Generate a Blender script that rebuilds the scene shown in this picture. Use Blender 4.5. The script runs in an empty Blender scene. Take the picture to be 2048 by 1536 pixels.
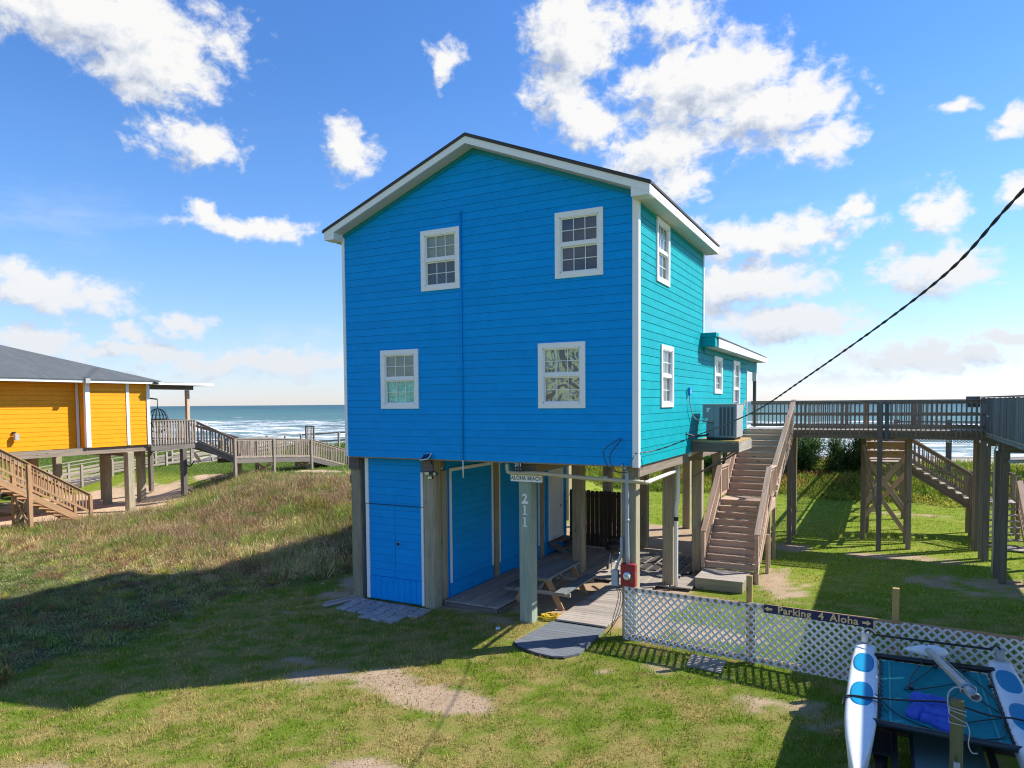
import bpy, bmesh, math, random
import numpy as np
from mathutils import Matrix, Vector, Quaternion
from math import radians, sin, cos, pi
rnd = random.Random(7)
C = bpy.context.scene.collection
S = bpy.context.scene

# ---------------- camera ----------------
def set_camera():
    yaw, pitch, roll = .4817, .0468, .0081
    F = Vector((-sin(yaw), cos(yaw), 0)); R = Vector((cos(yaw), sin(yaw), 0)); U = Vector((0, 0, 1))
    F2 = F*cos(pitch)-U*sin(pitch); U2 = U*cos(pitch)+F*sin(pitch)
    R3 = R*cos(roll)-U2*sin(roll); U3 = U2*cos(roll)+R*sin(roll)
    cam = bpy.data.cameras.new('camera'); co = bpy.data.objects.new('camera', cam); C.objects.link(co)
    m = Matrix((R3, U3, -F2)).transposed().to_4x4(); m.translation = (4.233, -13.384, 4.8)
    co.matrix_world = m
    cam.sensor_width = 36; cam.lens = 36*1418/2048
    cam.shift_y = (872.8-768)/2048
    cam.clip_start = .1; cam.clip_end = 60000
    S.camera = co
set_camera()

# ---------------- light and sky ----------------
SUN_AZ, SUN_EL = radians(48.7), radians(41.8)
S.view_settings.view_transform = 'Standard'; S.view_settings.look = 'None'
S.view_settings.exposure = .9; S.view_settings.gamma = 1
S.cycles.use_denoising = True; S.cycles.denoiser = 'OPENIMAGEDENOISE'; S.cycles.denoising_input_passes = 'RGB_ALBEDO_NORMAL'; S.cycles.denoising_prefilter = 'NONE'; S.cycles.pixel_filter_type = 'BLACKMAN_HARRIS'; S.cycles.filter_width = 1.15
S.cycles.max_bounces = 6; S.cycles.transparent_max_bounces = 16; S.cycles.sample_clamp_indirect = 4
sl = bpy.data.lights.new('sun', 'SUN'); sl.energy = 4.2; sl.angle = radians(.53); sl.color = (1, .95, .87)
so = bpy.data.objects.new('sun', sl); C.objects.link(so)
sd = Vector((sin(SUN_AZ)*cos(SUN_EL), cos(SUN_AZ)*cos(SUN_EL), sin(SUN_EL)))
so.rotation_euler = sd.to_track_quat('Z', 'Y').to_euler(); so.location = (20, 20, 40)

class NT:
    def __init__(s, tree): s.t = tree; s.n = tree.nodes; s.l = tree.links
    def node(s, typ, ins=None, **kw):
        n = s.n.new(typ)
        for k, v in kw.items(): setattr(n, k, v)
        if ins:
            for k, v in ins.items():
                if isinstance(v, bpy.types.NodeSocket): s.l.new(v, n.inputs[k])
                else: n.inputs[k].default_value = v
        return n
    def m(s, op, a, b=0.0, c=None, clamp=False):
        n = s.n.new('ShaderNodeMath'); n.operation = op; n.use_clamp = clamp
        for i, v in enumerate((a, b) if c is None else (a, b, c)):
            if isinstance(v, bpy.types.NodeSocket): s.l.new(v, n.inputs[i])
            else: n.inputs[i].default_value = v
        return n.outputs[0]
    def v(s, op, a, b=None, out=0):
        n = s.n.new('ShaderNodeVectorMath'); n.operation = op
        for i, v in enumerate((a, b)):
            if v is None: continue
            if isinstance(v, bpy.types.NodeSocket): s.l.new(v, n.inputs[i])
            else: n.inputs[i].default_value = v
        return n.outputs[out]
    def mix(s, f, a, b, typ='RGBA', blend='MIX'):
        n = s.n.new('ShaderNodeMix'); n.data_type = typ
        if typ == 'RGBA': n.blend_type = blend
        ia, ib, o = {'RGBA': (6, 7, 2), 'FLOAT': (2, 3, 0)}[typ]
        for i, v in ((0, f), (ia, a), (ib, b)):
            if isinstance(v, bpy.types.NodeSocket): s.l.new(v, n.inputs[i])
            else:
                if typ == 'RGBA' and i > 0 and len(v) == 3: v = (*v, 1)
                n.inputs[i].default_value = v
        return n.outputs[o]
    def ramp(s, f, stops, interp='LINEAR'):
        n = s.n.new('ShaderNodeValToRGB'); n.color_ramp.interpolation = interp
        el = n.color_ramp.elements
        while len(el) < len(stops): el.new(.5)
        for e, (p, c) in zip(el, stops):
            e.position = p; e.color = (c, c, c, 1) if isinstance(c, (int, float)) else ((*c, 1) if len(c) == 3 else c)
        s.l.new(f, n.inputs[0]); return n.outputs[0]
    def noise(s, vec, scale, detail=4, rough=.55, dist=0, out=0):
        n = s.n.new('ShaderNodeTexNoise'); n.inputs['Scale'].default_value = scale
        n.inputs['Detail'].default_value = detail; n.inputs['Roughness'].default_value = rough
        n.inputs['Distortion'].default_value = dist
        if vec is not None: s.l.new(vec, n.inputs['Vector'])
        return n.outputs[out]
    def sstep(s, x, a, b):
        n = s.n.new('ShaderNodeMapRange'); n.interpolation_type = 'SMOOTHSTEP'
        s.l.new(x, n.inputs[0]); n.inputs[1].default_value = a; n.inputs[2].default_value = b
        return n.outputs[0]

w = bpy.data.worlds.new('World'); S.world = w; w.use_nodes = True
SKY_STRENGTH = .15
# cumulus clouds: azimuth, elevation (degrees, in sky directions) and their radii, set by az_el from measured sky positions
CLOUDS = [(-56.9, 24.8, 9.4, 2.9, 1.3), (-53.9, 23.3, 5.3, 2.7, 1.3), (-54.0, 21.3, 2.4, 1.2, 1.0), (-51.3, 18.3, 3.5, 1.8, 1.1), (-39.9, 19.0, 2.5, 2.3, 1.1), (-32.8, 24.9, 1.2, 1.7, 0.9), (-22.4, 26.7, 4.0, 3.2, 1.4), (-23.6, 23.3, 3.2, 2.5, 1.3), (-21.2, 21.0, 2.9, 1.7, 1.2), (-15.1, 27.0, 4.0, 1.5, 0.9), (-12.5, 22.8, 7.3, 3.3, 1.4), (-7.8, 20.9, 5.8, 2.8, 1.3), (-4.0, 18.3, 2.5, 1.6, 1.1), (-15.8, 18.9, 4.8, 2.3, 1.2), (-15.1, 16.5, 2.8, 2.1, 1.0), (-7.7, 12.3, 6.9, 1.8, 1.2), (-9.1, 8.9, 6.0, 2.0, 1.3), (-6.2, 5.7, 6.1, 1.5, 1.3), (-11.1, 7.7, 2.4, 2.1, 1.2), (3.3, 12.9, 1.9, 1.7, 1.1), (-1.9, 14.1, 1.2, 0.9, 1.0), (3.1, 8.9, 3.8, 1.9, 1.2), (7.8, 17.7, 1.4, 1.1, 1.0), (4.0, 19.1, 1.5, 0.5, 0.8), (7.9, 13.3, 1.4, 1.0, 1.0), (-60.1, 7.2, 5.2, 1.4, 1.2), (-62.3, 8.3, 1.8, 1.2, 1.1), (-52.5, 6.2, 2.2, 1.0, 1.0), (-61.6, 4.3, 2.8, 1.1, 1.2), (-55.5, 4.9, 1.2, 0.8, 1.0), (-47.5, 13.3, 4.9, 0.9, 1.1), (-50.3, 13.7, 1.5, 0.7, 1.0), (-54.5, 3.8, 6.1, 0.8, 1.1), (-47.1, 3.2, 8.5, 1.1, 1.1), (2.6, 2.9, 6.7, 1.2, 1.1), (7.1, 3.9, 2.6, 0.7, 1.0), (-5.5, 1.6, 8.7, 0.6, 0.8), (-60.6, 1.5, 10.1, 0.5, 0.8), (40.0, 20.0, 9.0, 3.0, 1.2), (65.0, 12.0, 12.0, 3.0, 1.2), (95.0, 25.0, 10.0, 4.0, 1.2), (130.0, 14.0, 14.0, 3.0, 1.2), (165.0, 22.0, 9.0, 4.0, 1.2), (-160.0, 12.0, 14.0, 3.0, 1.2), (-125.0, 24.0, 10.0, 4.0, 1.3), (-95.0, 10.0, 12.0, 3.0, 1.2), (-85.0, 28.0, 8.0, 4.0, 1.2), (50.0, 45.0, 14.0, 5.0, 1.0), (-40.0, 50.0, 12.0, 5.0, 1.0), (150.0, 50.0, 12.0, 5.0, 1.0)]
def build_world():
    N = NT(w.node_tree); N.n.clear()
    sky = N.node('ShaderNodeTexSky', sky_type='NISHITA'); sky.sun_disc = False
    sky.sun_elevation = SUN_EL; sky.sun_rotation = SUN_AZ
    sky.air_density = 1.25; sky.dust_density = .1; sky.ozone_density = 3.0; sky.altitude = 0
    # cloud field group
    g = bpy.data.node_groups.new('cloud_field', 'ShaderNodeTree')
    g.interface.new_socket('P', in_out='INPUT', socket_type='NodeSocketVector')
    g.interface.new_socket('F', in_out='OUTPUT', socket_type='NodeSocketFloat')
    G = NT(g); gi = G.n.new('NodeGroupInput'); go = G.n.new('NodeGroupOutput')
    P = gi.outputs[0]
    w1 = G.noise(P, .22, 4, .6, 0, 1)
    wv = G.v('MULTIPLY', G.v('SUBTRACT', w1, (.5, .5, .5)), (5.0, 3.4, 0))
    Q = G.v('ADD', P, wv)
    best = None
    for az, el, ra, re, wgt in CLOUDS:
        d = G.v('MULTIPLY', G.v('SUBTRACT', Q, (az, el, 0)), (1/ra, 1/re, 0))
        L = G.v('LENGTH', d, out=1)
        f = G.m('MULTIPLY', G.m('SUBTRACT', 1.0, L), wgt)
        best = f if best is None else G.m('MAXIMUM', best, f)
    nz = G.noise(G.v('MULTIPLY', P, (1, 1.35, 1)), .55, 9, .62, .25)
    nz2 = G.noise(G.v('MULTIPLY', P, (1, 1.9, 1)), .16, 5, .6, .2)
    F = G.m('ADD', G.m('MAXIMUM', best, -1.0), G.m('MULTIPLY', G.m('SUBTRACT', nz, .5), 2.5))
    G.l.new(F, go.inputs[0])
    geo = N.node('ShaderNodeTexCoord').outputs['Generated']
    nd = N.v('NORMALIZE', geo)
    sx = N.node('ShaderNodeSeparateXYZ', {0: nd})
    az = N.m('MULTIPLY', N.m('ARCTAN2', sx.outputs[0], sx.outputs[1]), 180/pi)
    el = N.m('MULTIPLY', N.m('ARCSINE', sx.outputs[2]), 180/pi)
    P = N.node('ShaderNodeCombineXYZ', {0: az, 1: el, 2: 0.0}).outputs[0]
    def field(p):
        n = N.n.new('ShaderNodeGroup'); n.node_tree = g; N.l.new(p, n.inputs[0]); return n.outputs[0]
    f0 = field(P)
    f1 = field(N.v('ADD', P, (1.3, 1.5, 0)))
    dens = N.sstep(f0, -.24, .62)
    dens = N.m('MULTIPLY', dens, N.sstep(el, .2, 2.5))
    lit = N.m('ADD', .62, N.m('MULTIPLY', N.m('SUBTRACT', f0, f1), .62), clamp=True)
    body = N.sstep(f0, .3, 1.2)
    lit = N.m('SUBTRACT', lit, N.m('MULTIPLY', body, .12), clamp=True)
    ccol = N.ramp(lit, [(.10, (.50, .56, .68)), (.45, (.78, .82, .88)), (.75, (1.0, .99, .97))])
    low = N.sstep(el, 14, 1)
    ccol = N.mix(N.m('MULTIPLY', low, .55), ccol, (.66, .74, .86))
    ccol = N.v('SCALE', ccol, None); ccol.node.inputs['Scale'].default_value = .53/SKY_STRENGTH
    # clear-sky tone: deepen the blue aloft a little, keep the pale band at the horizon
    tone = N.ramp(N.m('DIVIDE', el, 40, clamp=True), [(0, (.42, .49, .78)), (.12, (.42, .49, .70)), (.3, (.35, .49, .70)), (.6, (.27, .44, .68)), (1, (.26, .43, .70))])
    skyc = N.v('MULTIPLY', sky.outputs[0], tone)
    haze = N.noise(N.v('MULTIPLY', P, (.6, 2.2, 1)), .12, 5, .6)
    veil = N.m('MULTIPLY', N.sstep(haze, .5, .8), N.m('MULTIPLY', N.sstep(el, 24, 2), .45))
    skyc = N.mix(veil, skyc, ccol)
    col = N.mix(N.m('MULTIPLY', dens, .97), skyc, ccol)
    bg = N.node('ShaderNodeBackground', {'Color': col, 'Strength': SKY_STRENGTH})
    o = N.n.new('ShaderNodeOutputWorld'); N.l.new(bg.outputs[0], o.inputs[0])
    w.cycles.sampling_method = 'MANUAL'; w.cycles.sample_map_resolution = 512
build_world()

# ---------------- helpers ----------------
WM = {}
def setp(o, label=None, cat=None, group=None, kind=None):
    if label: o['label'] = label
    if cat: o['category'] = cat
    if group: o['group'] = group
    if kind: o['kind'] = kind
    return o
def place(o, M, parent=None):
    C.objects.link(o)
    if parent is not None:
        o.parent = parent; o.matrix_basis = WM[parent].inverted() @ M
    else: o.matrix_basis = M
    WM[o] = M.copy()
    return o
def thing(name, loc, label, cat, group=None):
    o = bpy.data.objects.new(name, None); o.empty_display_size = .2
    place(o, Matrix.Translation(loc)); return setp(o, label, cat, group)
def mk(name, mesh, M, parent=None):
    return place(bpy.data.objects.new(name, mesh), M, parent)
I4 = Matrix.Identity(4)
def pymesh(name, v, f, mat, smooth=False):
    me = bpy.data.meshes.new(name); me.from_pydata([tuple(map(float, p)) for p in v], [], f)
    me.materials.append(mat)
    if smooth: me.polygons.foreach_set('use_smooth', [True]*len(me.polygons))
    me.update(); return me
_box = {}
def boxmesh(name, L, W, T, mat, bev=0.0):
    k = (round(L, 3), round(W, 3), round(T, 3), mat.name, bev)
    if k in _box: return _box[k]
    bm = bmesh.new(); bmesh.ops.create_cube(bm, size=1)
    for v in bm.verts: v.co = Vector((v.co.x*L, v.co.y*W, v.co.z*T))
    if bev > 0:
        bmesh.ops.bevel(bm, geom=list(bm.edges), offset=min(bev, .3*min(L, W, T)), segments=1, affect='EDGES', profile=.5)
    me = bpy.data.meshes.new(name); bm.to_mesh(me); bm.free(); me.materials.append(mat)
    _box[k] = me; return me
def frame(X, up):
    X = Vector(X).normalized(); up = Vector(up)
    if abs(X.dot(up.normalized())) > .999: up = Vector((0, 1, 0)) if abs(X.z) > .9 else Vector((0, 0, 1))
    Z = (up-X*up.dot(X)).normalized(); Y = Z.cross(X)
    return Matrix((X, Y, Z)).transposed()
def beam(name, mat, p, q, W, T, parent=None, up=(0, 0, 1), bev=0.004):
    p, q = Vector(p), Vector(q); M = frame(q-p, up).to_4x4(); M.translation = (p+q)/2
    return mk(name, boxmesh(name, (q-p).length, W, T, mat, bev), M, parent)
def bx(name, mat, x0, x1, y0, y1, z0, z1, parent=None, bev=0.003):
    if x0 > x1: x0, x1 = x1, x0
    if y0 > y1: y0, y1 = y1, y0
    d = (x1-x0, y1-y0, z1-z0); c = Vector(((x0+x1)/2, (y0+y1)/2, (z0+z1)/2)); a = d.index(max(d))
    e = Vector((0, 0, 0)); e[a] = d[a]/2
    if a == 0: W_, T_, up = d[1], d[2], (0, 0, 1)
    elif a == 1: W_, T_, up = d[0], d[2], (0, 0, 1)
    else: W_, T_, up = d[0], d[1], (0, 1, 0)
    return beam(name, mat, c-e, c+e, W_, T_, parent, up, bev)
def tube_geo(pts, r, seg=8, caps=True):
    P = np.array(pts, float); n = len(P); R = np.full(n, r) if np.isscalar(r) else np.array(r, float)
    T = np.gradient(P, axis=0); T /= np.linalg.norm(T, axis=1)[:, None]+1e-12
    ref = np.array([0, 0, 1.]) if abs(T[0][2]) < .9 else np.array([1., 0, 0])
    u = np.cross(T[0], ref); u /= np.linalg.norm(u); v = []
    for i in range(n):
        u = u-T[i]*u.dot(T[i]); u /= np.linalg.norm(u); b = np.cross(T[i], u)
        for k in range(seg):
            a = 2*pi*k/seg; v.append(P[i]+R[i]*(cos(a)*u+sin(a)*b))
    f = [(i*seg+k, i*seg+(k+1) % seg, (i+1)*seg+(k+1) % seg, (i+1)*seg+k) for i in range(n-1) for k in range(seg)]
    if caps: f += [tuple(reversed(range(seg))), tuple((n-1)*seg+k for k in range(seg))]
    return v, f
def tube(name, mat, pts, r, parent=None, seg=8):
    v, f = tube_geo(pts, r, seg); return mk(name, pymesh(name, v, f, mat, True), I4, parent)
def bez(pts, n=8):
    P = [Vector(p) for p in pts]; P = [P[0]*2-P[1]]+P+[P[-1]*2-P[-2]]; out = []
    for i in range(1, len(P)-2):
        a, b, c, d = P[i-1:i+3]
        for k in range(n):
            t = k/n; out.append(.5*((2*b)+(c-a)*t+(2*a-5*b+4*c-d)*t*t+(3*b-a-3*c+d)*t**3))
    out.append(P[-2]); return [tuple(p) for p in out]
def join_geo(parts):
    V, F = [], []
    for v, f in parts:
        o = len(V); V += [tuple(p) for p in v]; F += [tuple(i+o for i in q) for q in f]
    return V, F
def box_geo(x0, x1, y0, y1, z0, z1):
    v = [(x, y, z) for x in (x0, x1) for y in (y0, y1) for z in (z0, z1)]
    return v, [(0, 1, 3, 2), (4, 6, 7, 5), (0, 4, 5, 1), (2, 3, 7, 6), (0, 2, 6, 4), (1, 5, 7, 3)]
def lathe(name, mat, prof, M, parent=None, seg=20):
    v = []; 
    for r, z in prof:
        for k in range(seg): v.append((r*cos(2*pi*k/seg), r*sin(2*pi*k/seg), z))
    n = len(prof)
    f = [(i*seg+k, i*seg+(k+1) % seg, (i+1)*seg+(k+1) % seg, (i+1)*seg+k) for i in range(n-1) for k in range(seg)]
    f += [tuple(reversed(range(seg))), tuple((n-1)*seg+k for k in range(seg))]
    return mk(name, pymesh(name, v, f, mat, True), M, parent)
def text_obj(name, s, mat, size, M, parent=None, bold=.0, ext=.002, sx=1.0, spacing=1.0):
    cu = bpy.data.curves.new('t', 'FONT'); cu.body = s; cu.size = size; cu.extrude = ext; cu.offset = bold
    cu.align_x = 'CENTER'; cu.align_y = 'CENTER'; cu.space_character = spacing; cu.resolution_u = 3
    to = bpy.data.objects.new('t', cu); C.objects.link(to); bpy.context.view_layer.update()
    me = bpy.data.meshes.new_from_object(to.evaluated_get(bpy.context.evaluated_depsgraph_get()))
    bpy.data.objects.remove(to); bpy.data.curves.remove(cu)
    me.materials.clear(); me.materials.append(mat); me.name = name
    if sx != 1: me.transform(Matrix.Diagonal((sx, 1, 1, 1)))
    return mk(name, me, M, parent)
FRONT = Matrix(((1, 0, 0), (0, 0, -1), (0, 1, 0)))   # text plane facing -y

# ---------------- materials ----------------
def mat_new(name):
    m = bpy.data.materials.new(name); m.use_nodes = True; N = NT(m.node_tree)
    b = N.n['Principled BSDF']; return m, N, b
def objco(N, random_shift=True):
    tc = N.node('ShaderNodeTexCoord').outputs['Object']
    if not random_shift: return tc
    oi = N.node('ShaderNodeObjectInfo')
    return N.v('ADD', tc, N.v('SCALE', N.node('ShaderNodeCombineXYZ', {0: oi.outputs['Random'], 1: oi.outputs['Random'], 2: oi.outputs['Random']}).outputs[0], None)) if False else (N.v('ADD', tc, N.v('MULTIPLY', N.node('ShaderNodeCombineXYZ', {0: oi.outputs['Random'], 1: oi.outputs['Random'], 2: oi.outputs['Random']}).outputs[0], (37., 53., 71.))))
def bump(N, b, h, strength=.3, dist=.01):
    n = N.node('ShaderNodeBump', {'Height': h, 'Strength': strength, 'Distance': dist})
    N.l.new(n.outputs[0], b.inputs['Normal'])
def wood(name, c1, c2, grain=18, rough=.75, var=.25, dark=.5, stretch=1.2, tint=None, knots=True):
    m, N, b = mat_new(name); co = objco(N)
    g = N.v('MULTIPLY', co, (stretch, grain, grain))
    n1 = N.noise(g, 1.0, 6, .65, .6); n2 = N.noise(co, 1.7, 4, .6)
    wv = N.noise(N.v('MULTIPLY', co, (.6, grain*3, grain*3)), 1.0, 3, .6, 1.5)
    f = N.ramp(n1, [(.3, 0.), (.7, 1.)])
    col = N.mix(f, c1, c2)
    col = N.mix(N.m('MULTIPLY', N.ramp(wv, [(.42, 1.), (.56, 0.)]), dark*.6), col, tuple(x*.35 for x in c1))
    col = N.mix(N.m('MULTIPLY', N.ramp(n2, [(.35, 0.), (.75, 1.)]), .35), col, tint if tint else tuple(x*.6 for x in c2))
    if knots:
        vo = N.node('ShaderNodeTexVoronoi', {'Vector': N.v('MULTIPLY', co, (1.6, 5, 5)), 'Scale': 1.0})
        col = N.mix(N.m('MULTIPLY', N.ramp(vo.outputs['Distance'], [(.06, 1.), (.14, 0.)]), .7), col, tuple(x*.3 for x in c1))
    oi = N.node('ShaderNodeObjectInfo').outputs['Random']
    hs = N.node('ShaderNodeHueSaturation', {'Color': col, 'Value': N.m('ADD', 1-var/2, N.m('MULTIPLY', oi, var))})
    N.l.new(hs.outputs[0], b.inputs['Base Color']); b.inputs['Roughness'].default_value = rough
    b.inputs['Specular IOR Level'].default_value = .25
    bump(N, b, N.m('ADD', n1, N.m('MULTIPLY', wv, .5)), .35, .004); return m
def paint(name, c, rough=.5, var=.04, bumpy=.1, spec=.35, dirt=0., dirtc=(.25, .22, .18)):
    m, N, b = mat_new(name); co = objco(N)
    n = N.noise(N.v('MULTIPLY', co, (1, 1, 1)), 3.0, 6, .65)
    n3 = N.noise(N.v('MULTIPLY', co, (6, 60, 60)), 1.0, 4, .6)
    col = N.mix(N.ramp(n, [(.25, 0.), (.75, 1.)]), tuple(x*(1-var*2) for x in c), tuple(min(1, x*(1+var)) for x in c))
    if dirt: col = N.mix(N.m('MULTIPLY', N.ramp(N.noise(co, 5, 7, .75), [(.5, 0.), (.72, 1.)]), dirt), col, dirtc)
    oi = N.node('ShaderNodeObjectInfo').outputs['Random']
    hs = N.node('ShaderNodeHueSaturation', {'Color': col, 'Value': N.m('ADD', 1-var/2, N.m('MULTIPLY', oi, var))})
    N.l.new(hs.outputs[0], b.inputs['Base Color']); b.inputs['Roughness'].default_value = rough
    b.inputs['Specular IOR Level'].default_value = spec
    bump(N, b, N.m('ADD', n3, N.noise(co, 90, 3)), bumpy, .003); return m
def plain(name, c, rough=.5, metal=0., spec=.5, nz=.0, scale=8):
    m, N, b = mat_new(name); co = objco(N)
    n = N.noise(co, scale, 5, .6)
    col = N.mix(n, tuple(x*(1-nz) for x in c), tuple(min(1, x*(1+nz)) for x in c))
    N.l.new(col, b.inputs['Base Color']); b.inputs['Roughness'].default_value = rough
    b.inputs['Metallic'].default_value = metal; b.inputs['Specular IOR Level'].default_value = spec; return m

M_ = {}
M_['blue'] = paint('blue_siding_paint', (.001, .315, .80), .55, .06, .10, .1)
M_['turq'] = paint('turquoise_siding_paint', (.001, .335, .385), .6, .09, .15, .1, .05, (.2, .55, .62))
M_['white'] = paint('white_trim_paint', (.84, .86, .86), .45, .03, .08)
M_['soffit'] = paint('soffit_paint', (.62, .62, .58), .6, .05, .05)
M_['orange'] = paint('orange_siding_paint', (.86, .335, .003), .5, .06, .12, .25)
M_['post'] = wood('treated_post_wood', (.30, .25, .165), (.48, .42, .29), 14, .8, .25, .45, tint=(.17, .185, .14))
M_['postgreen'] = wood('green_stained_post_wood', (.26, .33, .27), (.40, .43, .33), 14, .8, .1, .45, tint=(.12, .27, .24))
M_['stair'] = wood('brown_stair_wood', (.44, .29, .20), (.68, .50, .375), 16, .8, .18, .35)
M_['deck'] = wood('weathered_deck_wood', (.30, .255, .21), (.52, .455, .385), 20, .85, .3, .6)
M_['greywood'] = wood('dark_weathered_wood', (.13, .115, .10), (.24, .21, .185), 20, .85, .35, .6)
M_['brownrail'] = wood('brown_weathered_rail_wood', (.20, .155, .115), (.36, .29, .225), 20, .85, .35, .6)
M_['bluegrey'] = wood('blue_grey_weathered_boards', (.11, .13, .14), (.25, .275, .28), 26, .85, .5, .7, tint=(.16, .15, .12))
M_['tan'] = wood('tan_new_timber', (.38, .215, .105), (.51, .31, .16), 14, .75, .12, .25)
M_['yellowpine'] = wood('yellow_pine', (.42, .27, .10), (.55, .37, .15), 14, .75, .12, .35)
M_['fence'] = wood('dark_fence_wood', (.045, .032, .024), (.10, .075, .055), 20, .9, .4, .6)
M_['composite'] = wood('grey_composite_board', (.135, .15, .165), (.20, .215, .23), 12, .7, .1, .15, knots=False)
M_['leftrail'] = wood('grey_brown_boardwalk_wood', (.25, .195, .15), (.44, .36, .285), 20, .85, .3, .5)
M_['teal'] = paint('teal_frieze_paint', (.003, .24, .37), .5, .05, .1, .25)
M_['shingle'] = None
def shingle(name, c):
    m, N, b = mat_new(name); co = objco(N, False)
    br = N.node('ShaderNodeTexBrick', {'Vector': co, 'Scale': 1.0, 'Color1': (*[x*.75 for x in c], 1), 'Color2': (*[min(1, x*1.3) for x in c], 1), 'Mortar': (*[x*.35 for x in c], 1), 'Mortar Size': .008, 'Brick Width': .45, 'Row Height': .22, 'Bias': 0.})
    n = N.noise(co, 3, 5, .7); n2 = N.noise(co, 120, 3, .6)
    col = N.mix(.5, br.outputs[0], N.mix(n, tuple(x*.8 for x in c), tuple(x*1.15 for x in c)))
    col = N.mix(.4, col, N.mix(n2, tuple(x*.5 for x in c), tuple(x*1.5 for x in c)))
    N.l.new(col, b.inputs['Base Color']); b.inputs['Roughness'].default_value = .9
    bump(N, b, br.outputs['Fac'], .4, -.01); return m
M_['shingle'] = shingle('dark_shingles', (.055, .052, .055)); M_['shingleg'] = shingle('grey_shingles', (.095, .105, .11))
M_['blind'] = plain('blind_white', (.55, .60, .60), .6)
M_['blindreflect'] = plain('blind_white_painted_reflection', (.03, .12, .32), .6)  # white blind; the dark blue reflection of the glass is put into its colour
M_['screen'] = plain('insect_screen', (.10, .105, .11), .7, nz=.3)
M_['room'] = plain('dark_room', (.02, .022, .025), .9)
def glassm():
    m = bpy.data.materials.new('window_glass'); m.use_nodes = True; N = NT(m.node_tree); N.n.clear()
    fr = N.node('ShaderNodeFresnel', {'IOR': 1.5}); t = N.node('ShaderNodeBsdfTransparent', {'Color': (.86, .9, .9, 1)})
    gl = N.node('ShaderNodeBsdfGlossy', {'Roughness': .02, 'Color': (1, 1, 1, 1)})
    mx = N.n.new('ShaderNodeMixShader'); N.l.new(N.m('MULTIPLY', N.m('MULTIPLY', fr.outputs[0], 1.1, clamp=True), N.m('SUBTRACT', 1.0, N.node('ShaderNodeNewGeometry').outputs['Backfacing'])), mx.inputs[0])
    N.l.new(t.outputs[0], mx.inputs[1]); N.l.new(gl.outputs[0], mx.inputs[2])
    o = N.n.new('ShaderNodeOutputMaterial'); N.l.new(mx.outputs[0], o.inputs[0]); return m
M_['glass'] = glassm()
def foil(name, ca, cb, cc, sc):
    m, N, b = mat_new(name); co = objco(N)
    n = N.noise(co, sc, 2, .5, 3.2); n2 = N.noise(co, sc*1.6, 2, .5, 2.5)
    col = N.ramp(n, [(.38, cb), (.44, ca), (.52, ca), (.56, cc), (.62, cb), (.68, ca)])  # bright and dark swirls paint the crumpled reflections into the base colour
    N.l.new(col, b.inputs['Base Color']); b.inputs['Metallic'].default_value = .2; b.inputs['Roughness'].default_value = .25
    bump(N, b, n2, .9, .05); return m
M_['goldfoil'] = foil('crumpled_gold_foil', (.95, .85, .42), (.10, .09, .08), (.45, .45, .5), 1.8)
M_['greenfoil'] = foil('teal_reflective_film', (.20, .90, .70), (.10, .60, .50), (.55, .95, .85), 2.5)
M_['pvc'] = plain('cream_pvc', (.50, .44, .28), .45, nz=.1); M_['pvcw'] = plain('white_pvc', (.78, .77, .72), .4)
M_['conduit'] = plain('grey_conduit', (.36, .41, .47), .45, nz=.06)
M_['black'] = plain('black_rubber', (.012, .012, .014), .5); M_['blackcable'] = plain('black_cable', (.02, .03, .035), .45)
M_['red'] = paint('red_meter_box', (.30, .022, .03), .5, .1, .2, .4, .5, (.45, .3, .3))
M_['galv'] = plain('galvanised_steel', (.42, .43, .44), .35, .85, nz=.15, scale=20)
M_['acgrey'] = plain('ac_panel_grey', (.20, .25, .30), .45, nz=.06); M_['acdark'] = plain('ac_louvre_dark', (.05, .065, .085), .5)
M_['aclight'] = plain('ac_light_grey', (.42, .42, .41), .45, nz=.06)
M_['yellow'] = plain('yellow_cord', (.72, .50, .02), .5); M_['paver'] = None
M_['navy'] = paint('navy_sign', (.012, .02, .09), .45, .15, .05, .4, .25, (.10, .06, .05)); M_['gold'] = plain('gold_letters', (.80, .56, .26), .5, nz=.1)
M_['letterk'] = plain('black_letters', (.015, .015, .02), .5); M_['lattice'] = paint('white_lattice_vinyl', (.74, .75, .75), .45, .10, .02, .3, .25, (.5, .48, .42))
M_['solar'] = plain('solar_cell', (.012, .02, .06), .15); M_['led'] = plain('lens_yellow', (.75, .78, .45), .3)
M_['hull'] = paint('white_hull_plastic', (.78, .80, .80), .32, .04, .02, .4, .3, (.5, .5, .47)); M_['oval'] = plain('blue_hull_pads', (.003, .25, .45), .5, spec=.15)
M_['tramp'] = plain('teal_trampoline', (.012, .24, .25), .85, spec=.15, nz=.25, scale=5); M_['alu'] = plain('worn_aluminium', (.36, .38, .39), .45, .6, nz=.15)
M_['tramp2'] = plain('pale_teal_tape', (.06, .34, .33), .8, spec=.15, nz=.2, scale=9); M_['towel'] = plain('blue_towel', (.05, .11, .50), .9, nz=.3, scale=14); M_['rope'] = plain('grey_rope', (.42, .42, .38), .8)
M_['greenboard'] = plain('green_painted_board', (.14, .24, .20), .7, nz=.15, scale=6); M_['rust'] = plain('rusty_frame', (.06, .05, .05), .7, nz=.4)
M_['stone'] = plain('tan_rock', (.42, .34, .27), .9, nz=.2); M_['concrete'] = plain('concrete', (.40, .38, .34), .85, nz=.2)
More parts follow.
